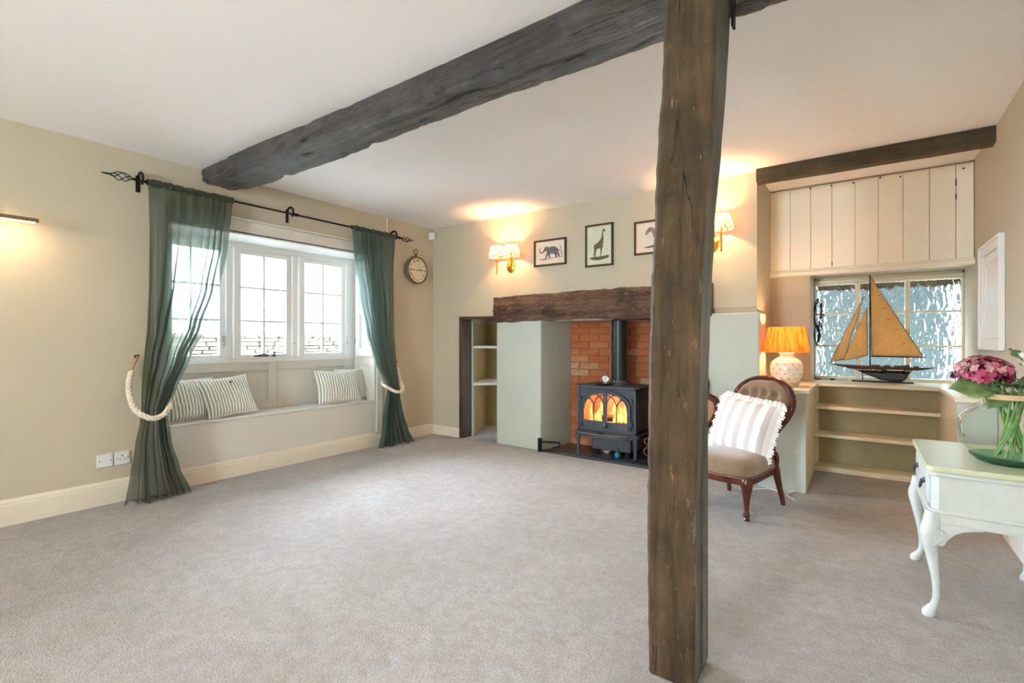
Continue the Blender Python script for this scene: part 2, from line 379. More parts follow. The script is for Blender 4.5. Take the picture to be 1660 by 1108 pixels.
# ------------------------------------------------------------------ room shell
b = MB().box(-.45, 5.1, -7.6, 1.35, -.2, 0)
STR('floor', b, 'carpet', 'pale beige wall to wall carpet with brushed pile', 'carpet')
def ceil_z(x, y): return H+.010*noise.noise(Vector((x*.5, y*.5, 3)))
b = MB(); nx, ny = 48, 72
b.grid(lambda u, v: (lerp(-.45, 5.1, u), lerp(-7.6, 1.35, v), ceil_z(lerp(-.45, 5.1, u), lerp(-7.6, 1.35, v))), nx, ny)
b.box(-.45, 5.1, -7.6, 1.35, H+.03, H+.2)
STR('ceiling', b, 'ceil', 'smooth white painted plaster ceiling', 'ceiling')
# left wall with the window hole (full height of the recess down to the seat)
b = MB()
b.box(-.45, 0, -7.6, -2.73, 0, H+.02); b.box(-.45, 0, -.84, 0, 0, H+.02)
b.box(-.45, 0, -2.73, -.84, 1.975, H+.02); b.box(-.45, -.40, -2.73, -.84, 0, .91)
STR('wall_left', b, 'wall', 'long sage cream plaster wall holding the bay window', 'wall')
# chimney wall
b = MB()
b.prism([(-.45, 0), (.445, 0), (.475, .13), (.12, .85), (.12, 1.0), (-.45, 1.0)], 0, 1.36)
b.box(-.45, 3.47, 0, 1.0, 1.36, H+.02); b.box(.97, 3.47, .02, 1.0, 1.29, 1.36)
b.box(.12, 1.0, .85, 1.0, 0, 1.36); b.box(2.66, 3.47, 0, 1.0, 0, 1.30)
STR('wall_back', b, 'wall', 'sage cream chimney breast wall with the three animal prints', 'wall')
b = MB().box(2.66, 3.497, -.055, .25, 0, 1.315)
STR('wall_plinth', b, 'wall2', 'raised pale plaster panel with a ledge right of the stove', 'wall', bevel=.012, seg=3)
b = MB().prism([(.975, -.045), (1.535, -.062), (1.60, .42), (1.60, .60), (.975, .60)], 0, 1.302)
STR('wall_pier', b, 'wall2', 'plain pale plaster pier left of the wood stove', 'wall', bevel=.012, seg=3)
# fireplace back behind the bricks
b = MB().box(1.56, 2.10, .440, 1.0, 0, 1.31); b.box(2.09, 2.70, .570, 1.0, 0, 1.31)
fw = STR('wall_fireplace', b, 'mortar', 'red orange painted brick back of the fireplace', 'wall')
def brick_meshes():
    out = []
    for k in range(5):
        random.seed(40+k); L, D, Hh = .212, .05, .068
        mb = MB()
        v = []
        for z in (0, Hh):
            for y in (0, D):
                for x in (0, L): v.append((x+random.uniform(-.003, .003), y+(random.uniform(-.006, .004) if y == 0 else 0), z+random.uniform(-.0025, .0025)))
        mb.add(v, [(0, 2, 3, 1), (4, 5, 7, 6), (0, 1, 5, 4), (2, 6, 7, 3), (0, 4, 6, 2), (1, 3, 7, 5)])
        me = bpy.data.meshes.new('brick'); me.from_pydata(mb.v, [], mb.f)
        bm = bmesh.new(); bm.from_mesh(me); bmesh.ops.bevel(bm, geom=bm.edges[:], offset=.004, segments=1, affect='EDGES'); bmesh.ops.recalc_face_normals(bm, faces=bm.faces); bm.to_mesh(me); bm.free()
        me.materials.append(M['brick']); out.append(me)
    return out
BM = brick_meshes()
def brick_run(x0, x1, yf, rows, flip=0):
    for r in range(rows):
        x = x0-(.11 if (r+flip) % 2 else 0)
        while x < x1-.02:
            a = max(x, x0); e = min(x+.214, x1)
            if e-a > .03:
                me = random.choice(BM); o = bpy.data.objects.new('brick', me); COL.objects.link(o); o.parent = fw
                o.location = (a, yf+random.uniform(-.003, .003), .002+r*.0725); o.scale = ((e-a-.005)/.212, 1, 1)
            x += .222
random.seed(3)
brick_run(1.605, 2.075, .43, 18); brick_run(2.10, 2.655, .56, 18, 1)
for r in range(18):   # return face between the two brick planes
    me = random.choice(BM); o = bpy.data.objects.new('brick', me); COL.objects.link(o); o.parent = fw
    o.location = (2.082, .43, .002+r*.0725); o.rotation_euler = (0, 0, pi/2); o.scale = (.6, .35, 1)
# alcove
b = MB(); b.box(3.47, 3.77, .70, 1.40, 0, H+.02); b.box(3.77, 4.8, .70, 1.40, 1.665, H+.02); b.box(3.77, 4.8, .92, 1.40, 0, .735)
STR('wall_alcove', b, 'wall', 'cream recess wall around the small hammered glass window', 'wall')
b = MB().box(4.8, 5.1, -7.6, 1.40, 0, H+.02)
STR('wall_right', b, 'wall', 'cream right hand wall beside the flower table', 'wall')
b = MB(); b.box(-.45, 2.2, -7.6, -7.3, 0, H+.02); b.box(3.1, 5.1, -7.6, -7.3, 0, H+.02); b.box(2.2, 3.1, -7.6, -7.3, 0, .9); b.box(2.2, 3.1, -7.6, -7.3, 2.0, H+.02)
STR('wall_rear', b, 'wall', 'wall behind the camera with an opening for the added fill window', 'wall')
w3 = EMPTY('fill_window', 'white window added behind the camera for fill daylight', 'window', (2.65, -7.31, .9), kind='structure')  # unseen window, added to let in fill daylight
fb = MB()
for x in (-.45, -.03, .39): fb.box(x, x+.06, -.05, 0, .06, 1.04)
fb.box(-.45, .45, -.05, 0, 0, .06); fb.box(-.45, .45, -.05, 0, 1.04, 1.1)
OBJ('frame', fb, 'white', w3)

# ---- skirtings
def skirting(name, x0, y0, x1, y1, h, nrm, label, t=.02, mat='skirt'):
    d = Vector((x1-x0, y1-y0, 0)); L = d.length; d.normalize(); n_ = Vector((*nrm, 0))
    prof = [(0, 0), (t, 0), (t, h-.035), (t*.7, h-.03), (t*.75, h-.018), (t*.35, h-.006), (t*.3, h), (0, h)]
    b = MB(); k = len(prof); vs = []
    for e in (0, L):
        for p, z in prof: q = Vector((x0, y0, 0))+d*e+n_*p; vs.append((q.x, q.y, z))
    b.add(vs, [tuple(range(k)), tuple(range(2*k-1, k-1, -1))]+[(i, (i+1) % k, (i+1) % k+k, i+k) for i in range(k)])
    return STR(name, b, mat, label, 'skirting', smooth=25)
skirting('baseboard_left', 0, -7.3, 0, -2.73, .155, (1, 0), 'cream skirting board below the socket plates')
skirting('baseboard_seat', 0, -2.73, 0, -.84, .14, (1, 0), 'cream skirting board along the foot of the window seat')
skirting('baseboard_corner', 0, -.84, 0, 0, .12, (1, 0), 'short cream skirting board under the pocket watch clock')
skirting('baseboard_back', .0, 0, .43, 0, .105, (0, -1), 'short cream skirting board left of the shelved niche')
skirting('baseboard_right', 4.8, -7.3, 4.8, -.12, .15, (-1, 0), 'white skirting board behind the painted flower table', mat='white')

# ------------------------------------------------------------------ window_1 (stone mullioned style casements)
w1 = EMPTY('window_1', 'white three light casement window with small panes above the window seat', 'window', (0, 0, 0), kind='structure')
XF = -.33
b = MB()
b.box(XF-.07, XF+.0, -2.73, -.84, 1.905, 1.975); b.box(XF-.07, XF+.0, -2.73, -.84, .905, .945)
b.box(XF-.07, XF, -2.73, -2.70, .94, 1.91); b.box(XF-.07, XF, -.965, -.84, .94, 1.91)
OBJ('frame', b, 'white', w1, bevel=.004)
for y0 in (-2.125, -1.52):
    b = MB().box(XF-.07, XF+.035, y0, y0+.062, .94, 1.91); OBJ('mullion', b, 'white', w1, bevel=.006)
    b = MB().box(XF-.07, XF+.005, y0-.05, y0, .94, 1.91); OBJ('mullion_stile', b, 'white', w1, bevel=.004)
for (y0, y1, st, sr) in ((-2.70, -2.174, .04, .045), (-2.064, -1.569, .025, .05), (-1.459, -.964, .025, .045)):
    s_ = MB(); a0, a1 = y0, y1
    x0, x1 = XF-.055, XF-.018
    s_.box(x0, x1, a0, a0+st, .945, 1.905); s_.box(x0, x1, a1-sr, a1, .945, 1.905)
    s_.box(x0, x1, a0+st, a1-sr, .945, .972); s_.box(x0, x1, a0+st, a1-sr, 1.865, 1.905)
    sash = OBJ('sash', s_, 'white', w1, bevel=.003)
    gy0, gy1 = a0+st, a1-sr; gm = (gy0+gy1)/2; zs = [.972, 1.272, 1.570, 1.865]
    OBJ('glazing_bar', MB().box(x0, x1-.006, gm-.009, gm+.009, .972, 1.865), 'white', sash)
    for z in zs[1:3]: OBJ('glazing_bar', MB().box(x0+.002, x1-.004, gy0, gy1, z-.008, z+.008), 'white', sash)
    for (c0, c1) in ((gy0, gm-.009), (gm+.009, gy1)):
        for i in range(3): OBJ('pane', MB().box(x0+.014, x0+.018, c0, c1, zs[i]+(.008 if i else 0), zs[i+1]-(.008 if i < 2 else 0)), 'pane', sash)
# casement furniture
def hv(name, y, z0, z1):
    b = MB().box(XF-.018, XF+.002, y-.006, y+.006, z0, z1); b.ball((XF+.006, y, z0+.02), .008, 6); OBJ(name, b, 'chrome', w1)
hv('casement_fastener', -2.195, 1.05, 1.14); hv('casement_fastener', -1.548, 1.05, 1.14); hv('casement_fastener', -.955, 1.05, 1.14)
b = MB().box(XF-.01, XF+.004, -1.93, -1.80, .952, .962); b.tube([(XF+.002, -1.90, .96), (XF+.012, -1.85, .975), (XF+.002, -1.81, .965)], .005, 6)
OBJ('casement_stay', b, 'iron', w1)
b = MB().box(XF-.01, XF+.006, -1.765, -1.735, .95, .96); b.tube([(XF, -1.75, .955), (XF+.004, -1.75, .985)], .006, 6); b.ball((XF+.004, -1.75, .99), .009, 6)
OBJ('stay_pin', b, 'iron', w1)
# soffit lining and architrave
b = MB().box(XF, -.0, -2.73, -.84, 1.962, 1.985); STR('trim_1', b, 'white', 'white lining board overhead in the window recess', 'trim')
b = MB()
b.box(0, .022, -2.82, -.75, 1.983, 2.075); b.box(0, .034, -2.83, -.74, 2.075, 2.095)
STR('trim_2', b, 'trim', 'wide cream painted board above the bay window', 'trim', bevel=.004)
b = MB().box(-.002, .018, -.84, -.765, .14, 1.983); b.box(-.002, .018, -2.815, -2.73, .155, 1.983)
STR('trim_3', b, 'trim', 'upright cream boards on either side of the window recess', 'trim', bevel=.004)
# shutters folded on the reveals
def panelled(mb, u0, u1, w0, w1, rails, stile, face, rec, T):
    """panelled board in local u (x) / w (z), thickness along v from 0(back) to face; panels recessed"""
    mb.box(u0, u0+stile, 0, face, w0, w1); mb.box(u1-stile, u1, 0, face, w0, w1)
    for a, c in rails: mb.box(u0+stile, u1-stile, 0, face, a, c)
    for (a, c), (d, e) in zip(rails, rails[1:]):
        mb.box(u0+stile, u1-stile, 0, face-rec, c, d)
        mb.box(u0+stile, u0+stile+.008, 0, face-rec*.45, c, d); mb.box(u1-stile-.008, u1-stile, 0, face-rec*.45, c, d)
        mb.box(u0+stile, u1-stile, 0, face-rec*.45, c, c+.008); mb.box(u0+stile, u1-stile, 0, face-rec*.45, d-.008, d)
for (yy, sgn, lab) in ((-.842, -1, 'white panelled shutter folded back beside the right casement'), (-2.728, 1, 'white panelled shutter folded back behind the left curtain')):
    mb = MB(); panelled(mb, -.29, -.02, .93, 1.94, [(.93, 1.01), (1.37, 1.44), (1.86, 1.94)], .06, .034, .022, .03)
    mt = Matrix.Translation((0, yy, 0)) @ Matrix.Diagonal((1, sgn, 1, 1)); q = MB(); q.add(mb.v, mb.f, mt)
    sh = OBJ('window_shutter', q, 'white', None, bevel=.002, label=lab, category='shutter')
    for z in (1.06, 1.80): OBJ('hinge', MB().box(-.298, -.286, min(yy+sgn*.03, yy+sgn*.036), max(yy+sgn*.03, yy+sgn*.036), z, z+.06), 'chrome', sh)

# ---- window seat
ws = EMPTY('built_in_bench', 'built in cream window seat with panelled back below the bay window', 'window seat', (0, 0, 0))
OBJ('seat_front', MB().box(-.05, -.004, -2.73, -.84, 0, .455), 'trim', ws)
b = MB().box(-.33, .006, -2.73, -.84, .455, .475)
OBJ('seat_board', b, 'trim', ws, bevel=.006)
mb = MB(); mb2 = MB()
# back panelling: local u=y, v= x from -.40 to -.33
def yzpanel(u0, u1, w0, w1, rails, stiles):
    m = MB(); f = .03
    for a, c in stiles: m.box(0, f, a, c, w0, w1)
    for (sa, sb), (sc_, sd) in zip(stiles, stiles[1:]):
        for a, c in rails: m.box(0, f, sb, sc_, a, c)
        m.box(0, .018, sb, sc_, w0, w1)
        for (a, c), (d, e) in zip(rails, rails[1:]):
            m.box(0, .024, sb, sb+.012, c, d); m.box(0, .024, sc_-.012, sc_, c, d); m.box(0, .024, sb, sc_, c, c+.012); m.box(0, .024, sb, sc_, d-.012, d)
    return m
m = yzpanel(-2.73, -.84, .475, .905, [(.475, .545), (.828, .905)], [(-2.73, -2.60), (-1.804, -1.721), (-.983, -.84)])
q = MB().add(m.v, m.f, Matrix.Translation((-.36, 0, 0)))
OBJ('back_panel', q, 'trim', ws, bevel=.002)
OBJ('sill_board', MB().box(-.37, -.326, -2.73, -.84, .900, .932), 'white', ws, bevel=.004)
for yy, sgn in ((-.842, -1), (-2.728, 1)):
    mb = MB(); panelled(mb, -.33, -.001, .475, .93, [(.475, .56), (.83, .93)], .08, .016, .009, .02)
    q = MB().add(mb.v, mb.f, Matrix.Translation((0, yy, 0)) @ Matrix.Diagonal((1, sgn, 1, 1)))
    OBJ('cheek_panel', q, 'trim', ws, bevel=.002)

# ------------------------------------------------------------------ outside
STR('ground_bounce', MB().box(-16, -.5, -9, 9, -.12, -.05), 'gravel', 'pale gravel drive stand-in outside the bay window, unseen, grey for neutral bounce light', 'drive')  # unseen ground, greyed so its bounce tints nothing indoors
gw = EMPTY('garden_wall', 'low dry stone garden wall seen through the bay window', 'wall', (-3.5, 0, 0))
OBJ('wall_core', MB().box(-.42, -.09, -4.2, 3.4, -.06, 1.16), 'stone', gw)
SM = []
for k in range(7):
    random.seed(90+k); v = []
    for z in (0, 1):
        for y in (0, 1):
            for x in (0, 1): v.append((x*.12+(random.uniform(-.02, .02) if x else 0), y+random.uniform(-.04, .04), z+random.uniform(-.09, .09)))
    mb = MB().add(v, [(0, 2, 3, 1), (4, 5, 7, 6), (0, 1, 5, 4), (2, 6, 7, 3), (0, 4, 6, 2), (1, 3, 7, 5)])
    me = bpy.data.meshes.new('stone'); me.from_pydata(mb.v, [], mb.f); bm = bmesh.new(); bm.from_mesh(me)
    bmesh.ops.bevel(bm, geom=bm.edges[:], offset=.03, segments=1, affect='EDGES'); bmesh.ops.recalc_face_normals(bm, faces=bm.faces); bm.to_mesh(me); bm.free()
    me.materials.append(M['stone']); SM.append(me)
random.seed(12); z = .56; cnt = 0
while z < 1.14:
    h = random.uniform(.045, .075); y = -3.3
    while y < 2.6 and cnt < 295:
        L = random.uniform(.14, .34); o = bpy.data.objects.new('stone', random.choice(SM)); COL.objects.link(o); o.parent = gw
        o.location = (-.09+random.uniform(-.015, .02), y, z); o.scale = (1, L-.014, h-.008); y += L; cnt += 1
    z += h
y = -4.2; cp = MB(); random.seed(5)
while y < 3.4:
    L = random.uniform(.25, .45); cp.box(-.46, .03, y, min(y+L-.012, 3.4), 1.16, 1.16+random.uniform(.03, .045)); y += L
OBJ('coping', cp, 'stone', gw, bevel=.006)
def leaf_mesh(mb, c, L, W_, d, up, curl=.15):
    d = d.normalized(); s = d.cross(up).normalized(); n_ = s.cross(d)
    rows = [(0, .08), (.25, .85), (.55, 1), (.8, .6), (1, .03)]
    v = []
    for t, w in rows:
        for k in (-1, 0, 1): v.append(tuple(c+d*t*L+s*k*w*W_/2+n_*(abs(k)*W_*.15*w-curl*L*t*t)))
    f = []
    for i in range(len(rows)-1):
        for k in (0, 1): a = i*3+k; f.append((a, a+1, a+4, a+3))
    mb.add(v, f)
for (yc, hh, cntl, lab) in ((-1.55, .62, 120, 'tall loose shrub behind the garden wall at the middle casement'), (-.55, .34, 70, 'low leafy shrub behind the garden wall in the middle casement'), (.35, .25, 60, 'sparse creeper on the garden wall seen in the right casement'), (.95, .42, 50, 'thin upright shrub behind the garden wall at far right'), (-2.6, .5, 90, 'leafy shrub behind the garden wall seen through the left curtain')):
    sb = EMPTY('garden_shrub', lab, 'shrub', (-4.3, yc, -.05), group=None); random.seed(int(yc*100)+999)
    st = MB(); lf = MB()
    for k in range(7):
        a = random.uniform(-.35, .35); top = Vector((random.uniform(-.1, .1), a, 1.2+hh*random.uniform(.5, 1)))
        st.tube([(0, a*.2, 0), (0, a*.6, .8), tuple(top)], [.012, .009, .004], 5)
    for k in range(cntl):
        p = Vector((random.uniform(-.15, .15), random.gauss(0, .25), 1.1+abs(random.gauss(0, .5))*hh))
        leaf_mesh(lf, p, .07, .035, Vector((random.uniform(-1, 1), random.uniform(-1, 1), random.uniform(-.5, 1))), Vector((1, .3, .5)))
    OBJ('stems', st, 'stem', sb); OBJ('foliage', lf, 'outleaf', sb, smooth='raw')
STR('ground_path', MB().box(3.3, 9, 1.45, 9, -.12, -.05), 'stone', 'paved strip outside the hammered glass window', 'path')
yw = OBJ('outhouse_wall', MB().box(3.66, 4.88, 2.6, 2.8, -.05, 2.7), 'render', None, label='grey green outhouse wall blurred behind the hammered glass', category='wall')

OBJ('dimming_roof', MB().box(3.3, 5.4, 1.42, 2.8, 2.35, 2.42), 'render', None, label='roof added over the passage to dim the view through the hammered glass', category='roof')  # unseen roof, added to keep sky light off the passage
# ------------------------------------------------------------------ timbers
def beam(name, x0, x1, sec, mat, n=60, amp=.008, seed=0, parent=None, label=None, cat=None, gouge=0, sm=38):
    """sec(x)-> list of (y,z) points round the section"""
    b = MB(); v = []; f = []; k = 0; s0 = sec((x0+x1)/2)
    cnts = [(16 if gouge else 6) if math.hypot(s0[(j+1) % len(s0)][0]-s0[j][0], s0[(j+1) % len(s0)][1]-s0[j][1]) > .08 else 3 for j in range(len(s0))]
    for i in range(n+1):
        x = lerp(x0, x1, i/n); pts = sec(x); dense = []
        for j in range(len(pts)):
            p, q = pts[j], pts[(j+1) % len(pts)]
            m_ = cnts[j]
            for t in range(m_): dense.append((lerp(p[0], q[0], t/m_), lerp(p[1], q[1], t/m_)))
        k = len(dense); cy = sum(p[0] for p in dense)/k; cz = sum(p[1] for p in dense)/k
        for (y, z) in dense:
            d = noise.noise(Vector((x*3.2+seed, y*9, z*9)))*amp+noise.noise(Vector((x*14+seed, y*18, z*18)))*amp*.45
            if gouge:
                g1 = noise.noise(Vector((x*7+seed, y*22, z*22))); g2 = noise.noise(Vector((x*2.3+seed, y*5, z*5)))
                d -= gouge*max(0, g1-.12)*(1.6 if g2 > 0 else .5)
                d += gouge*.35*noise.noise(Vector((x*2.0, y*30+seed, z*30)))
            r = math.hypot(y-cy, z-cz); v.append((x, y+(y-cy)/r*d, z+(z-cz)/r*d))
    for i in range(n):
        for j in range(k): j2 = (j+1) % k; f.append((i*k+j, i*k+j2, (i+1)*k+j2, (i+1)*k+j))
    f.append(tuple(range(k))); f.append(tuple(n*k+j for j in range(k-1, -1, -1)))
    b.add(v, f); p = {}
    if label: p = dict(label=label, category=cat)
    return OBJ(name, b, mat, parent, smooth=sm, **p)
def sec_big(x):
    t = max(0, 1-x/.55); t = t*t
    return [(-2.50-.008*sin(x*2.1)-.012*max(0, x-2.4), H+.02), (-2.50-.008*sin(x*2.1)-.012*max(0, x-2.4), 2.285+.045*t), (-2.468, 2.262+.05*t), (-2.32+.02*sin(x*1.7), 2.247+.055*t), (-2.30+.02*sin(x*1.7)+.03*t, 2.262+.05*t), (-2.29, H+.02)]
bb = beam('ceiling_beam', -.02, 4.82, sec_big, 'beam', 420, .008, 0, None, 'long black painted timber beam spanning the ceiling behind the post', 'beam', .030, 26)
b2 = beam('ceiling_beam', 3.474, 4.80, lambda x: [(-.065, H+.02), (-.065, 2.325), (-.045, 2.308), (.035, 2.306), (.045, 2.32), (.045, H+.02)], 'beam2', 50, .004, 9, None, 'short olive brown timber beam over the shelving alcove', 'beam')
# post (leaning, split)
def post_c(z):
    L = interp([(0, 3.562), (.4, 3.556), (.8, 3.558), (1.14, 3.563), (1.25, 3.566), (1.53, 3.582), (1.76, 3.594), (1.94, 3.608), (2.45, 3.622)], z)
    R = interp([(0, 3.710), (.6, 3.713), (1.14, 3.727), (1.24, 3.731), (1.5, 3.743), (1.73, 3.760), (1.97, 3.772), (2.45, 3.788)], z)
    return L, R
b = MB(); v = []; f = []; n = 110; NS = 8
for i in range(n+1):
    z = H*i/n; L, R = post_c(z); pts = []
    bk = interp([(0, -2.455), (1.0, -2.46), (2.4, -2.475)], z); bx = R-.006+interp([(0, 0), (1.0, -.006), (1.5, -.002), (2.4, .012)], z)
    corners = [(L, -2.612), (L+.012, -2.622), (R-.006, -2.622), (R, -2.616), (bx, bk), (L+.02, bk)]
    for j in range(6):
        p, q = corners[j], corners[(j+1) % 6]; m_ = (2, 10, 2, 10, 10, 10)[j]
        for t in range(m_): pts.append((lerp(p[0], q[0], t/m_), lerp(p[1], q[1], t/m_)))
    k = len(pts); cx = sum(p[0] for p in pts)/k; cy = sum(p[1] for p in pts)/k
    for (x, y) in pts:
        r = math.hypot(x-cx, y-cy); d = noise.noise(Vector((x*12, y*12, z*2.1)))*.004+noise.noise(Vector((x*30, y*30, z*11)))*.002
        if x < L+.02: d += .0035*noise.noise(Vector((3, y*10, z*22)))   # chipped left arris
        v.append((x+(x-cx)/r*d, y+(y-cy)/r*d, z))
for i in range(n):
    for j in range(k): j2 = (j+1) % k; f.append((i*k+j, i*k+j2, (i+1)*k+j2, (i+1)*k+j))
f.append(tuple(range(k-1, -1, -1))); f.append(tuple(n*k+j for j in range(k)))
b.add(v, f)
post = OBJ('timber_post', b, 'post', None, smooth=38, label='rough dark oak post standing on the carpet in the foreground', category='post')
post.data.materials.append(M['postside'])
for p in post.data.polygons:
    if p.normal.x > .75: p.material_index = 1  # right face takes the tone with daylight in its colour
b = MB()
b.prism([(3.704, -2.53), (3.712, -2.53), (3.712, -2.462), (3.700, -2.462)], .02, 1.03)
OBJ('spliced_strip', b, 'postside', post, smooth=0, bevel=.003)
OBJ('iron_strap', MB().box(3.792, 3.80, -2.50, -2.47, 2.12, 2.30), 'iron', post)
# chunk of bare timber chips at the foot
# mantel + niche frame
mt = beam('mantel_beam', .965, 3.15, lambda x: [(-.085-.006*sin(x*3), 1.555-.008*sin(x*2)), (-.09, 1.31+.006*sin(x*5)), (-.075, 1.292+.008*sin(x*4.2)), (.25, 1.295), (.25, 1.50), (-.01, 1.56-.008*sin(x*2))], 'mantel', 260, .012, 4, None, 'gnarled waxed oak mantel beam over the fireplace opening', 'mantel', .035, 30)
b = MB().prism([(.42, 1.342), (.985, 1.312), (.985, 1.352), (.43, 1.366)], -.028, .13, plane='xz')
nf = EMPTY('oak_surround', 'thin dark oak frame round the shelved niche left of the fireplace', 'surround', (0, 0, 0))
OBJ('lintel', b, 'frameoak', nf, bevel=.006)
OBJ('jamb', MB().prism([(.425, -.02), (.462, -.028), (.478, -.01), (.485, .13), (.44, .13)], 0, 1.345), 'frameoak', nf, bevel=.004)
OBJ('plaster_edge', MB().prism([(.472, .13), (.50, .13), (.47, .18), (.455, .18)], 0, 1.31), 'wall2', nf, bevel=.004)
STR('wall_niche', MB().prism([(.474, .132), (.478, .132), (.130, .842), (.97, .842), (.97, .85), (.118, .85)], 0, 1.30), 'olive', 'lining of the shelved niche left of the fireplace, shade put into its colour', 'wall')
for z, y0, y1, lab in ((1.035, .16, .20, 'upper white painted shelf in the niche'), (.605, .16, .62, 'lower chipped white shelf with a slanted front in the niche')):
    OBJ('niche_shelf', MB().prism([(.455, y0), (.97, y1), (.97, .845), (.14, .845)], z-.028, z), 'white', None, bevel=.004, label=lab, category='shelf')

# ------------------------------------------------------------------ hearth, stove
hs = EMPTY('hearth', 'dark slate and brown tile hearth under the wood stove', 'hearth', (0, 0, 0))
OBJ('tile_bed', MB().prism([(1.53, -.068), (2.66, -.10), (2.66, .565), (2.08, .57), (2.08, .44), (1.60, .44)], 0, .006), 'hearth', hs)
OBJ('slate_slab', MB().prism([(1.74, -.07), (2.66, -.10), (2.66, .42), (1.95, .42), (1.88, .1)], .006, .018), 'slate', hs, bevel=.003)
OBJ('front_edge', MB().prism([(1.53, -.085), (2.66, -.115), (2.66, -.10), (1.53, -.068)], 0, .014), 'slate', hs)

sv = EMPTY('wood_stove', 'grey cast iron wood burning stove with arched gothic doors and a lit fire', 'stove', (2.20, .0, .018), rz=radians(0))
Z0 = -.018
bodyw = .28
def arch(a, zs, Hh, n=24): return [(-a*cos(pi*i/n), zs+Hh*sin(pi*i/n)) for i in range(n+1)]
# body shell
b = MB(); b.box(-bodyw, -bodyw+.02, .02, .38, .235, .635); b.box(bodyw-.02, bodyw, .02, .38, .235, .635); b.box(-bodyw, bodyw, .36, .38, .235, .635); b.box(-bodyw, bodyw, .02, .38, .225, .245); b.box(-bodyw, bodyw, .02, .38, .62, .64)
out = arch(.245, .47, .145)
ring = [(-.245, .262)]+out+[(.245, .262)]
# front spandrel strips
def strip(mb, pin, pout, y0, y1):
    n = len(pin); vs = [(x, y0, z) for x, z in pin]+[(x, y0, z) for x, z in pout]+[(x, y1, z) for x, z in pin]+[(x, y1, z) for x, z in pout]
    fs = []
    for i in range(n-1): fs += [(i, i+1, n+i+1, n+i), (2*n+i, 3*n+i, 3*n+i+1, 2*n+i+1), (i, 2*n+i, 2*n+i+1, i+1), (n+i, n+i+1, 3*n+i+1, 3*n+i)]
    mb.add(vs, fs)
outr = []
for x, z in ring: outr.append((-.28 if x <= -.244 else (.28 if x >= .244 else x*1.14), .262 if z < .263 else (.635 if abs(x) < .244 else z)))
strip(b, ring, outr, .012, .03)
b.box(-bodyw, bodyw, .012, .03, .235, .262)
OBJ('body', b, 'stove', sv, bevel=0)
# corner pilasters
for sx in (-1, 1): OBJ('corner_pilaster', MB().box(sx*.281-.012, sx*.281+.012, .004, .03, .24, .63), 'stove', sv, bevel=.004)
b = MB(); b.box(.281, .292, .06, .34, .29, .58); OBJ('side_plate', b, 'stove', sv, bevel=.006)
OBJ('top_plate', MB().prism([(-.315, .01), (-.29, -.02), (.29, -.02), (.315, .01), (.315, .40), (-.315, .40)], .638, .656), 'stovetop', sv, bevel=.004)
OBJ('top_inset', MB().prism([(-.26, .06), (.26, .06), (.24, .34), (-.24, .34)], .655, .661), 'stovetop', sv, bevel=.003)
for sx in (-1, 1):   # two arched door leaves
    half = [(x, z) for x, z in ring if x*sx >= -1e-6]; inner = []
    for x, z in half:
        zz = z; xx = x
        if z < .263: zz = .325; xx = sx*.220
        else: xx = x*.220/.245; zz = .47+(z-.47)*.122/.145 if z > .47 else z
        inner.append((xx, zz))
    b = MB(); strip(b, inner, half, -.012, .014)
    b.box(min(0.003*sx, .222*sx), max(.003*sx, .222*sx), -.006, .012, .264, .326)
    b.tube([(x*.985, -.012, z) for x, z in half], .007, 6)
    b.tube([(x*1.0, -.012, z) for x, z in inner if z > .30], .005, 6)
    b.box(min(0.003*sx, .222*sx), max(.003*sx, .222*sx), -.012, .012, .318, .330)
    b.box(min(0, .016*sx), max(0, .016*sx), -.014, .012, .264, .60)
    d = OBJ('door', b, 'stove', sv, smooth=30)
    tr = MB(); c = sx*.112
    tr.tube([(c, -.006, .27), (c, -.006, .465)], .006, 6)
    def arcp(x0, z0, x1, z1, bulge, n=10):
        r = []
        for i in range(n+1):
            t = i/n; r.append((lerp(x0, x1, sin(t*pi/2)) if bulge else lerp(x0, x1, 1-cos(t*pi/2)), -.006, lerp(z0, z1, 1-cos(t*pi/2)) if bulge else lerp(z0, z1, sin(t*pi/2))))
        return r
    tr.tube(arcp(c, .455, sx*.012, .575, 0), .006, 6); tr.tube(arcp(c, .455, sx*.175, .535, 0), .006, 6)
    tr.tube(arcp(sx*.214, .44, sx*.14, .545, 0), .006, 6); tr.tube(arcp(sx*.012, .455, sx*.095, .575, 0), .006, 6)
    OBJ('tracery', tr, 'stove', d)
    gp = [(x*.995, z) for x, z in inner if z > .3]; gp = [(sx*.004, .336)]+([(sx*.214, .336)] if sx > 0 else [])+[]
    poly = [(sx*.004, .335), (sx*.214, .335)]+[(sx*.214*cos(pi/2*i/10), .47+.113*sin(pi/2*i/10)) for i in range(11)]
    g = MB().prism(poly, 0, .003, plane='xz'); OBJ('glass', g, 'pane', d)
    for z in (.30, .50):
        hb = MB().lathe([(.008, 0), (.011, .005), (.011, .04), (.008, .045)], 10, Matrix.Translation((sx*.253, -.004, z))); hb.ball((sx*.253, -.004, z+.05), .008, 5); OBJ('hinge', hb, 'stove', d)
kb = MB().lathe([(.006, 0), (.008, .02), (.02, .028), (.024, .04), (.018, .05), (.002, .054)], 14, Matrix.Translation((.01, -.012, .30)) @ Matrix.Rotation(pi/2, 4, 'X')); OBJ('door_knob', kb, 'stovetop', sv)
lp = [(-.30, .02), (-.31, -.02)]+[(-.27*cos(pi*i/16), -.035-.095*sin(pi*i/16)) for i in range(17)]+[(.31, -.02), (.30, .02)]
OBJ('ash_lip', MB().prism(lp, .213, .230), 'stovetop', sv, bevel=.005)
OBJ('ash_lip_skirt', MB().prism([(x*.9, y*.85+.0) for x, y in lp], .190, .213), 'stove', sv, bevel=.004)
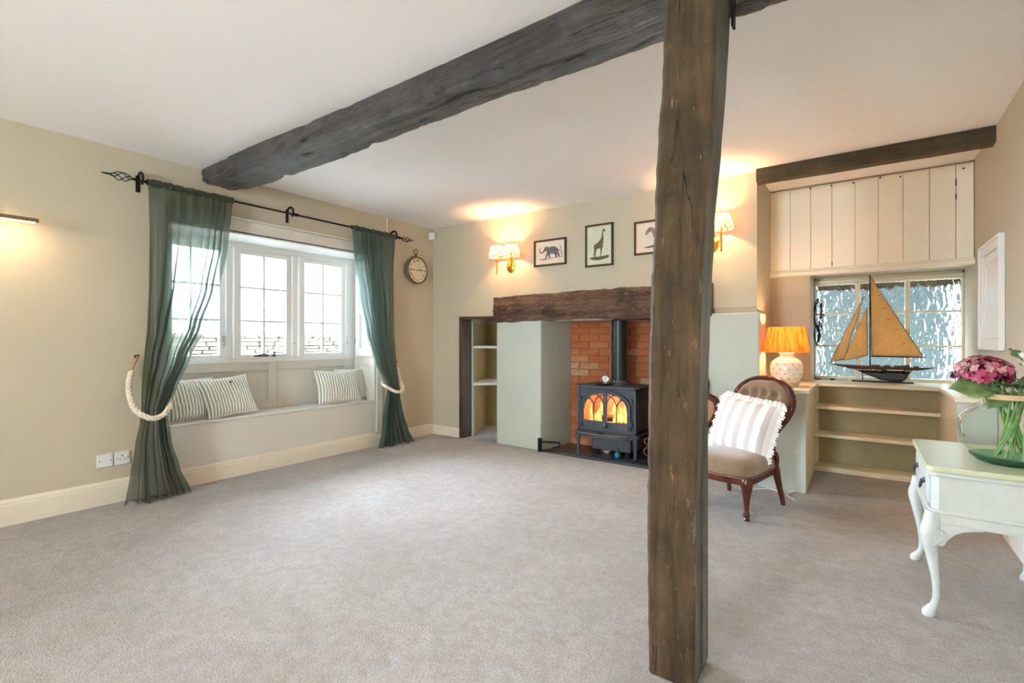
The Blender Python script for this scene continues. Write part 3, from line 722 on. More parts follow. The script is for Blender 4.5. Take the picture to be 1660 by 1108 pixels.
OBJ('base_plate', MB().box(-.315, .315, .0, .40, .205, .226), 'stove', sv, bevel=.004)
OBJ('lip_latch', MB().box(-.03, .03, -.115, -.09, .230, .238).tube([(-.02, -.1, .238), (.02, -.118, .245)], .004, 6), 'iron', sv)
for sx in (-1, 1):
    for yy in (.0, .36):
        b = MB(); pr = [(0, .205, .026), (.01, .16, .024), (.002, .10, .017), (.0, .04, .013), (.006, 0, .018)]
        b.tube([(sx*(.285+dx*sx*0), yy+.01, z) for dx, z, r in pr], [r for _, _, r in pr], 8)
        b.tube([(sx*.28, yy+.01, .20), (sx*.25, yy+.01, .19), (sx*.22, yy+.01, .205)], [.014, .01, .006], 6)
        OBJ('leg', b, 'stove', sv)
OBJ('heat_shield', MB().box(-.16, .22, .06, .34, .055, .205), 'stove', sv, bevel=.004)
OBJ('shield_foot', MB().box(-.15, -.11, .08, .12, 0, .055), 'iron', sv)
OBJ('shield_foot', MB().box(.16, .20, .08, .12, 0, .055), 'iron', sv)
OBJ('flue_collar', MB().lathe([(.10, .656), (.10, .668), (.085, .678), (.083, .70), (.076, .70)], 28, Matrix.Translation((.03, .25, .0))), 'stovetop', sv)
OBJ('flue_pipe', MB().lathe([(.074, .67), (.074, 1.30)], 32, Matrix.Translation((.03, .25, 0)), cap=False), 'flue', sv)
OBJ('trivet_disc', MB().lathe([(.075, .661), (.082, .665), (.075, .671)], 24, Matrix.Translation((-.05, .10, 0))), 'iron', sv)
OBJ('liner', MB().box(-.25, .25, .33, .355, .25, .61).box(-.255, -.24, .04, .35, .25, .61).box(.24, .255, .04, .35, .25, .61), 'liner', sv)
for i, (x, y, z, a) in enumerate(((-.10, .17, .275, .15), (.11, .16, .28, -.2), (.0, .20, .34, .5), (.02, .23, .28, .05))):
    b = MB(); d = Vector((cos(a), sin(a), .04)); b.tube([tuple(Vector((x, y, z))+d*t) for t in (-.13, -.06, .02, .10, .14)], [.028, .034, .032, .033, .027], 9); OBJ('log', b, 'log', sv)
fl = MB(); random.seed(2)
for k in range(38):
    x = random.uniform(-.21, .21); hh = random.uniform(.07, .23)*(1.15 if x > 0 else .9); w = random.uniform(.012, .03); y = random.uniform(.11, .24); ph = random.uniform(0, 6)
    fl.tube([(x+.02*sin(ph+t*5)*t, y, .29+hh*t) for t in (0, .15, .35, .55, .75, .9, 1)], [w*.5, w, w*.95, w*.7, w*.45, w*.22, .001], 8)
OBJ('flames', fl, 'fire', sv, kind='stuff')
light('stove_fire', 'POINT', (2.2, .15, .46), 1.5, (1, .42, .15), shadow_soft_size=.05)
# thermometer
th = EMPTY('stove_thermometer', 'small round silver thermometer standing on top of the stove', 'thermometer', (2.165, .09, .676+.018-.002))
OBJ('casing', MB().lathe([(.030, 0), (.034, .004), (.034, .012), (.028, .014)], 20, Matrix.Translation((0, 0, .038)) @ Matrix.Rotation(pi/2, 4, 'X')), 'chrome', th)
OBJ('dial', MB().lathe([(.026, .0145), (.001, .015)], 20, Matrix.Translation((0, 0, .038)) @ Matrix.Rotation(pi/2, 4, 'X'), cap=False), 'plastic', th)
OBJ('pointer', MB().box(-.0015, .0015, -.018, -.016, .036, .056), 'dark', th)
OBJ('stand', MB().box(-.02, .02, -.015, .004, 0, .008), 'chrome', th)
OBJ('bow', MB().tube([(.008*cos(a), -.006, .078+.008*sin(a)) for a in [2*pi*i/12 for i in range(12)]], .002, 5, closed=True), 'chrome', th)
# bowl and small bottle beneath the stove
OBJ('bowl', MB().lathe([(.02, 0), (.022, .004), (.05, .03), (.052, .034), (.047, .033), (.02, .008), (.0005, .007)], 20, Matrix.Translation((2.14, .17, .018)), cap=False), 'bowlm', None, label='small cream bowl on the slate under the stove', category='bowl')
bt = OBJ('bottle', MB().lathe([(.018, 0), (.028, .01), (.03, .03), (.02, .05), (.008, .056), (.008, .085), (.011, .09)], 16, Matrix.Translation((2.30, .05, .018))), 'teal', None, label='small round teal bottle on the slate behind the stove leg', category='bottle')
# fire fender ends
ff = EMPTY('hearth_fender', 'low black iron fender end by the plaster pier', 'fender', (1.545, -.09, .0))
OBJ('upright', MB().box(-.018, .016, -.012, .012, 0, .135), 'iron', ff, bevel=.002)
OBJ('rail', MB().box(0, .20, .0, .02, .088, .106, Matrix.Rotation(radians(20), 4, 'Z')), 'iron', ff, bevel=.003)
OBJ('foot', MB().tube([(.19, .065, .095), (.185, .06, .07), (.165, .05, .055), (.13, .04, .05), (.115, .035, .03), (.08, .02, .022), (.02, .0, .02)], .008, 6), 'iron', ff)
ff2 = EMPTY('hearth_fender', 'low black iron fender end beside the right stove leg', 'fender', (2.56, -.075, .018))
OBJ('foot', MB().tube([(-.06, 0, .008), (-.05, 0, .02), (-.03, .0, .035), (0, 0, .038), (.06, 0, .038)], .008, 6), 'iron', ff2)
OBJ('rail', MB().box(0, .09, -.01, .01, .0, .012), 'iron', ff2)
tg = EMPTY('fire_tools', 'curled brass fire tool handles leaning right of the stove', 'fire tools', (2.575, .02, .018))
for k, (z, r) in enumerate(((.19, .028), (.10, .035))):
    OBJ('hook', MB().tube([(.02+r*cos(a), 0, z+r*sin(a)) for a in [radians(60+24*i) for i in range(11)]], .005, 6), 'brassdull', tg)
OBJ('shaft', MB().tube([(.03, 0, 0), (.03, 0, .42)], .005, 6), 'iron', tg)

# ------------------------------------------------------------------ boarding above the alcove
bp_ = EMPTY('boarded_panel', 'cream painted vertical boarding above the alcove window with worn nail marks', 'boarding', (0, 0, 0))
xs = [3.471, 3.626, 3.777, 3.930, 4.086, 4.238, 4.392, 4.548, 4.699, 4.797]
for i in range(9):
    x0, x1 = xs[i], xs[i+1]; t = .655+(.003 if i % 2 else 0)
    g = .0007 if i not in (2, 7) else .0018
    OBJ('board', MB().box(x0+g, x1-g, t, t+.022, 1.70, H-.012), 'board', bp_, bevel=.003)
OBJ('board_backing', MB().box(3.471, 4.80, .680, .699, 1.67, H), 'shelfp', bp_)
mo = MB(); mo.prism([(.632, 1.655), (.64, 1.650), (.70, 1.650), (.70, 1.705), (.655, 1.705), (.648, 1.698), (.648, 1.688), (.636, 1.682)], 3.471, 4.80, plane='yz')
OBJ('bottom_moulding', mo, 'board', bp_, smooth=20)
for (x, z) in ((3.775, 2.385), (3.925, 2.38), (4.075, 2.375), (4.25, 2.385), (4.375, 2.37), (4.74, 2.36)):
    OBJ('nail_hole', MB().lathe([(.007, 0), (.007, .004)], 8, Matrix.Translation((x, .656, z)) @ Matrix.Rotation(pi/2, 4, 'X')), 'dark', bp_)
for (x, z0, z1) in ((4.699, 2.14, 2.18), (4.699, 2.24, 2.29), (3.93, 1.72, 1.75)):
    OBJ('open_joint', MB().box(x-.003, x+.003, .652, .656, z0, z1), 'dark', bp_)

# ------------------------------------------------------------------ bookcase
bc = EMPTY('built_in_bookcase', 'cream built in bookcase filling the alcove under the hammered glass window', 'bookcase', (0, 0, 0))
T = .745
def chamf(x0, x1, y0, y1, z0, z1): return MB().box(x0, x1, y0, y1, z0, z1)
b = MB().prism([(3.474, -.135), (3.826, -.135), (3.826, .655), (4.602, .655), (4.602, -.13), (4.798, -.13), (4.798, 1.10), (3.774, 1.10), (3.774, .698), (3.474, .698)], T-.032, T)
OBJ('worktop', b, 'shelfp', bc, bevel=.008, seg=3)
OBJ('end_panel', MB().box(3.497, 3.806, -.115, -.09, 0, T-.032), 'wall2', bc, bevel=.002)
OBJ('inner_side_panel', MB().box(3.780, 3.806, -.09, .90, 0, T-.032), 'shelfp', bc)
OBJ('right_end_panel', MB().box(4.615, 4.798, -.115, -.09, 0, T-.032), 'wall2', bc, bevel=.002)
OBJ('right_side_panel', MB().box(4.615, 4.64, -.09, .90, 0, T-.032), 'shelfp', bc)
OBJ('inner_batten', MB().box(3.806, 3.825, .76, .90, 0, T-.032), 'shelfp', bc)
OBJ('back_board', MB().box(3.806, 4.615, .895, .91, 0, T-.032), 'olive', bc)  # shade under the worktop put into the board colour
for z0, z1 in ((.520, .548), (.285, .313), (.0, .040)):
    OBJ('shelf', MB().box(3.806, 4.615, .672, .895, z0, z1), 'shelfp', bc, bevel=.003)

# window 2
w2 = EMPTY('window_2', 'small nine pane hammered glass window above the bookcase', 'window', (0, 0, 0), kind='structure')
Y2 = 1.12
zr = [.775, 1.049, 1.336, 1.60]; cols = [(3.786, 4.085), (4.118, 4.428), (4.462, 4.782)]
b = MB()
b.box(3.768, 4.80, Y2-.02, Y2+.05, T, zr[0]); b.box(3.768, 4.80, Y2-.02, Y2+.05, zr[3], 1.67)
b.box(3.768, cols[0][0], Y2-.02, Y2+.05, T, 1.67); b.box(cols[2][1], 4.80, Y2-.02, Y2+.05, T, 1.67)
b.box(cols[0][1], cols[1][0], Y2-.015, Y2+.045, zr[0], zr[3]); b.box(cols[1][1], cols[2][0], Y2-.015, Y2+.045, zr[0], zr[3])
OBJ('frame', b, 'shelfp', w2, bevel=.004)
for c0, c1 in cols:
    for z in zr[1:3]: OBJ('glazing_bar', MB().box(c0, c1, Y2-.008, Y2+.04, z-.008, z+.008), 'shelfp', w2)
    for i in range(3):
        q0, q1 = zr[i]+(.008 if i else 0), zr[i+1]-(.008 if i < 2 else 0)
        OBJ('pane', MB().box(c0, c1, Y2+.012, Y2+.017, q0, q1), 'hammered', w2)
OBJ('head_rail', MB().box(3.775, 4.795, Y2-.04, Y2-.02, 1.605, 1.64), 'shelfp', w2, bevel=.004)
STR('trim_4', MB().box(3.70, 4.86, 1.42, 1.52, 1.575, 1.80), 'frameoak', 'dark outer lintel seen through the top of the hammered glass', 'lintel')

# ------------------------------------------------------------------ wall cupboard on the right wall
cb = EMPTY('wall_cupboard', 'small white panelled cupboard door with architrave on the right wall', 'cupboard', (0, 0, 0))
y0, y1, z0, z1 = -.30, .32, 1.04, 1.715
def ring(x0, x1, a0, a1, c0, c1, w, mb):
    mb.box(x0, x1, a0, a0+w, c0, c1); mb.box(x0, x1, a1-w, a1, c0, c1); mb.box(x0, x1, a0+w, a1-w, c0, c0+w); mb.box(x0, x1, a0+w, a1-w, c1-w, c1); return mb
OBJ('architrave', ring(4.778, 4.799, y0, y1, z0, z1, .07, MB()), 'white', cb, bevel=.003)
OBJ('architrave_bead', ring(4.770, 4.779, y0, y1, z0, z1, .018, MB()), 'white', cb, bevel=.002)
OBJ('door', ring(4.788, 4.7995, y0+.072, y1-.072, z0+.072, z1-.072, .055, MB()), 'white', cb, bevel=.002)
OBJ('door_panel', MB().box(4.794, 4.7995, y0+.126, y1-.126, z0+.126, z1-.126), 'white', cb)

# ------------------------------------------------------------------ curtains
rod = EMPTY('curtain_pole', 'black wrought iron curtain pole with twisted cage finials over the bay window', 'curtain pole', (0, 0, 0))
RX, RZ = .10, 2.195
OBJ('pole', MB().tube([(RX, -2.95, RZ), (RX, -.60, RZ)], .008, 10), 'iron', rod)
for yb in (-2.915, -1.815, -.645):
    b = MB().box(0, .006, yb-.012, yb+.012, RZ-.06, RZ+.055)
    b.tube([(.006, yb, RZ+.045), (.03, yb, RZ+.065), (.07, yb, RZ+.065), (.098, yb, RZ+.045), (.105, yb, RZ+.0), (.09, yb, RZ-.014), (.075, yb, RZ)], .007, 8, flat=1.6)
    b.lathe([(.014, -.014), (.014, .014)], 12, Matrix.Translation((RX, yb+.03, RZ)) @ Matrix.Rotation(pi/2, 4, 'X')); OBJ('bracket', b, 'iron', rod)
for (ya, sg) in ((-2.95, -1), (-.60, 1)):
    b = MB(); b.tube([(RX, ya, RZ), (RX, ya+sg*.02, RZ)], .010, 8)
    for k in range(4):
        b.tube([(RX+.030*sin(pi*t)*cos(2*pi*k/4+t*4.4), ya+sg*(.02+.13*t), RZ+.030*sin(pi*t)*sin(2*pi*k/4+t*4.4)) for t in [i/16 for i in range(17)]], .0032, 6)
    b.tube([(RX, ya+sg*.148, RZ), (RX, ya+sg*.175, RZ), (RX, ya+sg*.195, RZ)], [.007, .006, .003], 8); OBJ('finial', b, 'iron', rod)

def curtain(name, mat, edges, nfold, label, seed, px, flipbias):
    """edges: list of (z, yL, yR, depth, x)"""
    edges = sorted(edges); T0 = [(e[0], e[1]) for e in edges]; T1 = [(e[0], e[2]) for e in edges]; TD = [(e[0], e[3]) for e in edges]; TX = [(e[0], e[4]) for e in edges]
    NU, NV = 260, 150; zt = edges[-1][0]; zb = edges[0][0]
    def fn(u, v):
        z = lerp(zb, zt, v)
        l, r, d, x0 = interp(T0, z), interp(T1, z), interp(TD, z), interp(TX, z)
        if v < .02: z += .02*noise.noise(Vector((u*4, seed, 0)))
        wv = .045*sin(u*2*pi+seed)+.02*sin(u*4*pi+seed*2)
        ph = 2*pi*nfold*(max(u+wv, 0)**flipbias)+1.6*noise.noise(Vector((u*3.3+seed, z*.9, 0)))
        am = d*max(.12, .75+1.3*noise.noise(Vector((u*3.1+seed, z*.5, 7))))
        x = x0+am*sin(ph)+.25*am*sin(2*ph+seed+z*2)+.004*noise.noise(Vector((u*30, z*6, seed)))
        y = lerp(l, r, u)+.3*am*cos(ph)*min(1, 6*min(u, 1-u))
        return (max(x, .03), y, z)
    mb = MB().grid(fn, NU, NV)
    root = EMPTY(name, label, 'curtain', (0, 0, 0))
    OBJ('cloth', mb, mat, root, smooth='raw')
    # rod pocket ruched round the pole
    yl, yr = edges[-1][1], edges[-1][2]; pk = MB(); NP = 220; ring = 10; vs = []; fs = []
    for i in range(NP+1):
        u = i/NP; y = lerp(yl, yr, u); rr = .018+.0015*sin(2*pi*nfold*2*u+seed)+.007*noise.noise(Vector((u*14, seed, 1)))
        for k in range(ring): a = 2*pi*k/ring; vs.append((RX+rr*cos(a), y, RZ+.002+rr*1.25*sin(a)))
    for i in range(NP):
        for k in range(ring): k2 = (k+1) % ring; fs.append((i*ring+k, i*ring+k2, (i+1)*ring+k2, (i+1)*ring+k))
    pk.add(vs, fs); OBJ('pole_pocket', pk, mat, root, smooth='raw')
    return root
LC = [(2.19, -2.892, -2.318, .012, .10), (2.10, -2.893, -2.325, .030, .10), (1.829, -2.896, -2.355, .038, .105), (1.487, -2.898, -2.427, .042, .11), (1.201, -2.908, -2.532, .042, .12), (.973, -2.930, -2.644, .042, .14), (.755, -2.952, -2.743, .038, .17), (.625, -2.958, -2.812, .026, .19), (.55, -2.965, -2.80, .028, .19), (.409, -2.990, -2.778, .036, .18), (.20, -3.020, -2.725, .045, .18), (.012, -3.055, -2.655, .055, .19)]
cl = curtain('curtain', 'curtain', LC, 8, 'dark green sheer curtain tied back at the left of the bay window', 1.3, None, 1.15)
RC = [(2.19, -1.213, -.665, .012, .10), (2.10, -1.205, -.668, .028, .10), (1.888, -1.193, -.672, .035, .10), (1.534, -1.135, -.675, .040, .11), (1.172, -1.054, -.678, .042, .12), (.862, -.948, -.680, .042, .15), (.66, -.848, -.682, .028, .18), (.616, -.835, -.682, .024, .19), (.5, -.845, -.668, .03, .18), (.415, -.853, -.640, .034, .17), (.30, -.87, -.60, .04, .16), (.167, -.885, -.545, .045, .16), (.012, -.935, -.455, .05, .16)]
cr = curtain('curtain', 'curtainR', RC, 8, 'teal green sheer curtain tied back at the right of the bay window near the clock', 4.1, None, .85)

def rope(name, path, r, label, hookloc):
    pts = [Vector(p) for p in path]; P = []
    for i in range(len(pts)-1):     # catmull-rom
        p0, p1, p2, p3 = pts[max(i-1, 0)], pts[i], pts[i+1], pts[min(i+2, len(pts)-1)]
        for t in [k/10 for k in range(10)]:
            P.append(.5*((2*p1)+(p2-p0)*t+(2*p0-5*p1+4*p2-p3)*t*t+(3*p1-p0-3*p2+p3)*t**3))
    P.append(pts[-1]); root = EMPTY(name, label, 'tieback', (0, 0, 0)); acc = 0; L = [0]
    for a, c in zip(P, P[1:]): acc += (c-a).length; L.append(acc)
    b = MB()
    for s_ in range(3):
        q = []
        for i, p in enumerate(P):
            t = (P[min(i+1, len(P)-1)]-P[max(i-1, 0)]).normalized(); u = t.cross(Vector((.3, .2, 1))).normalized(); w = t.cross(u); a = L[i]*70+s_*2*pi/3
            q.append(tuple(p+(u*cos(a)+w*sin(a))*r*.5))
        b.tube(q, r*.62, 8)
    OBJ('rope', b, 'rope', root)
    OBJ('leather_tab', MB().tube([tuple(P[0]), tuple((Vector(hookloc)+P[0])/2), (hookloc[0]+.02, hookloc[1], hookloc[2])], .007, 8), 'leather', root)
    OBJ('wall_hook', MB().tube([(0, hookloc[1], hookloc[2]), (.03, hookloc[1], hookloc[2]), (.045, hookloc[1], hookloc[2]+.012)], .006, 8).lathe([(.014, 0), (.014, .006)], 12, Matrix.Translation((0, hookloc[1], hookloc[2])) @ Matrix.Rotation(pi/2, 4, 'Y')), 'brassdull', root)
rope('rope_tieback', [(.05, -2.965, .885), (.10, -2.995, .80), (.16, -3.005, .71), (.225, -2.995, .635), (.262, -2.95, .590), (.268, -2.90, .575), (.25, -2.84, .595), (.20, -2.795, .635), (.13, -2.785, .66), (.07, -2.80, .70)], .017, 'thick cream rope tieback holding the left curtain', (.02, -2.925, .985))
rope('rope_tieback', [(.05, -.600, .80), (.09, -.602, .72), (.15, -.620, .64), (.215, -.665, .59), (.245, -.72, .568), (.25, -.765, .568), (.235, -.80, .580), (.205, -.832, .605), (.15, -.842, .63), (.10, -.835, .65), (.06, -.80, .67)], .015, 'cream rope tieback holding the right curtain', (.02, -.59, .86))
OBJ('pipe', MB().tube([(.012, -.700, 1.0), (.012, -.700, H)], .009, 10), 'trim', None, label='thin cream pipe rising from the right curtain to the ceiling', category='pipe')

# ------------------------------------------------------------------ cushions
def pillow_mesh(w, h, t, seed, wr=.006, n=26, ears=.04):
    v = []; f = []; uv = []
    for side in (1, -1):
        for j in range(n+1):
            for i in range(n+1):
                a, c = 2*i/n-1, 2*j/n-1
                e = ((1-abs(a)**2.6)*(1-abs(c)**2.6))
                th = t*.5*max(0, e)**.5
                pin = 1-ears*2*(1-abs(c)**2)*abs(a)**2; pin2 = 1-ears*2*(1-abs(a)**2)*abs(c)**2
                k = noise.noise(Vector((a*2.2+seed, c*2.2, side*.5)))*wr*2+noise.noise(Vector((a*7+seed, c*5, side)))*wr
                v.append((a*w/2*pin, side*(th+k*min(1, e*2)), c*h/2*pin2)); uv.append((i/n, j/n))
    N1 = (n+1)*(n+1)
    for s in (0, 1):
        for j in range(n):
            for i in range(n):
                q = [s*N1+j*(n+1)+i, s*N1+j*(n+1)+i+1, s*N1+(j+1)*(n+1)+i+1, s*N1+(j+1)*(n+1)+i]
                f.append(tuple(q if s else q[::-1]))
    return v, f, uv
def pillow(name, mat, w, h, t, loc, eul, label, group=None, seed=0, ears=.04, wr=.006, parent=None, piping=None):
    v, f, uv = pillow_mesh(w, h, t, seed, wr, ears=ears)
    root = EMPTY(name, label, 'cushion', loc, 0, group); root.rotation_euler = eul
    me = bpy.data.meshes.new('cover'); me.from_pydata(v, [], f); ul = me.uv_layers.new(name='UVMap')
    for lp_ in me.loops: ul.data[lp_.index].uv = uv[lp_.vertex_index]
    for p in me.polygons: p.use_smooth = True
    me.materials.append(M[mat]); o = bpy.data.objects.new('cover', me); COL.objects.link(o); o.parent = root
    n = 26; edge = []
    pts = [v[j*(n+1)+i] for j, i in [(0, i) for i in range(n)]+[(j, n) for j in range(n)]+[(n, n-i) for i in range(n)]+[(n-j, 0) for j in range(n)]]
    if piping: OBJ('piping', MB().tube(pts, .005, 6, closed=True, up=Vector((0, 1, 0))), piping, root)
    return root, pts
# rotations: local x = width, local y = thickness, local z = height; cushions lean back on the panel (panel normal +x)
def seat_cushion(y, x, z, w, h, t, lean, twist, roll, label, seed):
    E = (Matrix.Rotation(twist, 3, 'Z') @ Matrix.Rotation(lean, 3, 'Y') @ Matrix.Rotation(pi/2, 3, 'Z') @ Matrix.Rotation(roll, 3, 'Y')).to_euler()
    return pillow('cushion', 'ticking', w, h, t, (x, y, z), E, label, None, seed, piping='ruffle', wr=.008)
c1, _ = seat_cushion(-2.50, -.18, .632, .42, .34, .12, radians(-20), radians(12), 0, 'striped ticking cushion at the left end of the window seat, partly behind the curtain', 1)
c2, _ = seat_cushion(-2.245, -.135, .638, .40, .34, .12, radians(-26), radians(2), radians(-5), 'striped ticking cushion with buttoned flap leaning in front of the leftmost one', 2)
c4, _ = seat_cushion(-.985, -.215, .640, .32, .33, .10, radians(-14), radians(-12), 0, 'striped ticking cushion tucked behind another at the right end of the window seat', 3)
c3, _ = seat_cushion(-1.185, -.145, .632, .46, .335, .12, radians(-18), radians(-6), radians(1), 'striped ticking cushion at the front on the right end of the window seat', 4)
for k in range(2): OBJ('button', MB().lathe([(.012, 0), (.012, .004), (.008, .006)], 10, Matrix.Translation((.02+.05*k, -.058, .10-.11*k)) @ Matrix.Rotation(pi/2, 4, 'X')), 'brassdull', c2)

# ------------------------------------------------------------------ chair
TH = radians(-21)
ch = EMPTY('balloon_back_chair', 'low mahogany balloon back chair with brown velvet seat beside the post', 'chair', (3.525, -.415, 0), TH)
def seat_outline(n=48, grow=0):
    # local: back at y=-.03, front y=-.53
    pts = []
    half = [(.0, -.545), (.07, -.543), (.13, -.53), (.19, -.515), (.232, -.495), (.245, -.46), (.240, -.40), (.225, -.30), (.205, -.20), (.190, -.10), (.178, -.04), (.10, -.025), (0, -.02)]
    full = half+[(-x, y) for x, y in half[-2:0:-1]]
    c = Vector((0, -.28)); return [tuple(c+(Vector(p)-c)*(1+grow)) for p in full]
so = seat_outline()
OBJ('seat_rail', MB().prism(so, .215, .262), 'mahog', ch, bevel=.008, seg=3)
b = MB(); K = len(so); rings = [(1.0, .255), (1.015, .275), (1.025, .30), (1.0, .33), (.93, .352), (.78, .366), (.55, .374), (.3, .378), (.02, .38)]
vs = []; c = Vector((0, -.28))
for s_, z in rings:
    for p in so: q = c+(Vector(p)-c)*s_; vs.append((q.x, q.y, z))
fs = [(i*K+j, i*K+(j+1) % K, (i+1)*K+(j+1) % K, (i+1)*K+j) for i in range(len(rings)-1) for j in range(K)]
fs.append(tuple((len(rings)-1)*K+j for j in range(K))); b.add(vs, fs)
OBJ('seat', b, 'velvet', ch, smooth=60)
tk = MB(); dense = []
for p, q in zip(so, so[1:]+so[:1]):
    m_ = max(1, int((Vector(q)-Vector(p)).length/.011))
    for t in range(m_): dense.append(Vector(p).lerp(Vector(q), t/m_))
for p in dense:
    q = c+(p-c)*1.012; tk.ball((q.x, q.y, .266), .0042, 3)
OBJ('nail_trim', tk, 'tack', ch, kind='stuff')
for sx in (-1, 1):
    pr = [(.016, 0), (.019, .008), (.014, .018), (.019, .028), (.020, .040), (.013, .055), (.016, .09), (.022, .14), (.030, .185), (.036, .215), (.034, .24), (.024, .262)]
    OBJ('leg', MB().lathe(pr, 18, Matrix.Translation((sx*.222, -.475, 0))), 'mahog', ch)
    pts = [(sx*.195, .0, 0), (sx*.192, -.012, .05), (sx*.188, -.035, .12), (sx*.182, -.055, .20), (sx*.178, -.06, .26)]
    OBJ('leg', MB().tube(pts, [.016, .017, .020, .024, .024], 4, flat=1.0, up=Vector((1, 1, 0))), 'mahog', ch, bevel=.004)
def yrec(z): return -.045+.32*(z-.25)
fr = [(.150, .235), (.150, .30), (.128, .36), (.118, .42), (.135, .48), (.172, .54), (.202, .60), (.212, .655), (.204, .71), (.176, .76), (.128, .798), (.066, .821), (0, .828)]
full = fr+[(-x, z) for x, z in fr[-2::-1]]
def smoothpath(pts, n=4):
    P = [Vector(p) for p in pts]; out = []
    for i in range(len(P)-1):
        p0, p1, p2, p3 = P[max(i-1, 0)], P[i], P[i+1], P[min(i+2, len(P)-1)]
        for t in [k/n for k in range(n)]: out.append(.5*((2*p1)+(p2-p0)*t+(2*p0-5*p1+4*p2-p3)*t*t+(3*p1-p0-3*p2+p3)*t**3))
    out.append(P[-1]); return out
sp = smoothpath([(x, yrec(z), z) for x, z in full])
OBJ('back_frame', MB().tube(sp, .019, 10, up=Vector((0, 1, 0)), flat=1.25), 'mahog', ch)
# buttoned upholstery
BT = [(-.105, .715), (-.035, .725), (.035, .725), (.105, .715), (-.14, .64), (-.05, .65), (.05, .65), (.14, .64), (-.10, .57), (0, .575), (.10, .57), (-.05, .50), (.05, .50)]
def halfw(z):
    zz = [(q[1], q[0]) for q in fr]; zz = [(.42, .118)]+[a for a in zz if a[0] > .43]; return interp(sorted(zz), z)
def up_fn(u, v):
    z = lerp(.425, .818, v); hw = max(.004, halfw(z)-.012); x = lerp(-hw, hw, u)
    e = max(0, 1-(2*u-1)**4)*max(0, 1-(2*v-1)**6); d = 0
    for bx, bz in BT: d = max(d, math.exp(-((x-bx)**2+(z-bz)**2)/.0009))
    bulge = .050*e**.5*(1-.85*d)
    g = -.012*abs(sin((x+.05)*pi/.10))**.4+.012 if z > .6 else 0
    return (x, yrec(z)-.004-bulge-g*e, z)
OBJ('back_pad', MB().grid(up_fn, 48, 48), 'velvet', ch, smooth='raw')
OBJ('back_cloth', MB().grid(lambda u, v: (lerp(-max(.004, halfw(lerp(.42, .818, v))-.01), max(.004, halfw(lerp(.42, .818, v))-.01), u), yrec(lerp(.42, .818, v))+.012, lerp(.42, .818, v)), 12, 24), 'velvet', ch, smooth='raw')
for bx, bz in BT[:7]: OBJ('button', MB().ball((bx, yrec(bz)-.016, bz), .009, 5), 'velvet', ch)
for sx in (-1, 1):
    OBJ('side_scroll', MB().tube([tuple(p) for p in smoothpath([(sx*.150, -.03, .26), (sx*.165, -.06, .33), (sx*.185, -.09, .355), (sx*.20, -.10, .335), (sx*.195, -.09, .30), (sx*.18, -.07, .25)])], .018, 8), 'mahog', ch)
# striped pillow on the chair
wr_ = ch.matrix_basis
E = (Matrix.Rotation(TH+radians(3), 3, 'Z') @ Matrix.Rotation(radians(-20), 3, 'X') @ Matrix.Rotation(radians(7), 3, 'Y')).to_euler()
ploc = Vector((3.525, -.415, 0))+Matrix.Rotation(TH, 3, 'Z') @ Vector((.018, -.165, .512))
pw, ppts = pillow('pillow', 'cabana', .40, .37, .15, ploc, E, 'white and grey wide striped pillow with frilled edge on the mahogany chair', None, 6, ears=.02, wr=.005)
rf = MB(); L = len(ppts); v = []; NR = L*4
for i in range(NR):
    t = i/4; a = Vector(ppts[int(t) % L]); c_ = Vector(ppts[(int(t)+1) % L]); p = a.lerp(c_, t-int(t)); o_ = Vector((p.x, 0, p.z)).normalized()
    tng = (c_-a).normalized(); o_ = tng.cross(Vector((0, 1, 0))); o_ = o_ if o_.dot(p) > 0 else -o_
    for k in range(4): v.append(tuple(p+o_*(.036*k/3)+Vector((0, 1, 0))*sin(i*1.15)*.011*k/3+Vector((0, 1, 0))*.004*sin(i*.37)*k))
fs = [(i*4+k, i*4+k+1, ((i+1) % NR)*4+k+1, ((i+1) % NR)*4+k) for i in range(NR) for k in range(3)]
rf.add(v, fs); OBJ('frill', rf, 'ruffle', pw, smooth='raw')

# ------------------------------------------------------------------ bellows on the plinth
bl = EMPTY('fireplace_bellows', 'leather and wood fireplace bellows hanging on the plaster panel behind the post', 'bellows', (3.115, -.062, .0))
OBJ('wall_hook', MB().tube([(0, .006, .815), (.0, -.05, .815), (0, -.06, .825)], .006, 8), 'iron', bl)
OBJ('hanging_loop', MB().tube([(0, -.045, .812), (.022, -.04, .79), (.028, -.035, .74), (0, -.035, .70), (-.028, -.035, .74), (-.022, -.04, .79)], .004, 6, closed=True), 'iron', bl)
OBJ('handle', MB().prism([(-.022, .76), (-.03, .73), (-.026, .66), (.026, .66), (.03, .73), (.022, .76)], -.055, -.03, plane='xz'), 'mahog', bl, bevel=.006)
prof = [(-.035, .67), (-.08, .645), (-.10, .60), (-.095, .54), (-.065, .47), (-.03, .41), (-.022, .385), (.022, .385), (.03, .41), (.065, .47), (.095, .54), (.10, .60), (.08, .645), (.035, .67)]
OBJ('back_board', MB().prism(prof, -.018, -.004, plane='xz'), 'mahog', bl, bevel=.004)
OBJ('front_board', MB().prism(prof, -.072, -.058, plane='xz'), 'mahog', bl, bevel=.006)
OBJ('leather', MB().prism([(x*.93, .52+(z-.52)*.93) for x, z in prof], -.059, -.017, plane='xz'), 'leather', bl)
OBJ('front_plate', MB().prism([(x*.74, .53+(z-.53)*.74) for x, z in prof], -.076, -.072, plane='xz'), 'leather', bl, bevel=.003)
OBJ('nozzle', MB().lathe([(.020, 0), (.015, -.02), (.008, -.08), (.007, -.12)], 14, Matrix.Translation((0, -.037, .388))), 'iron', bl)

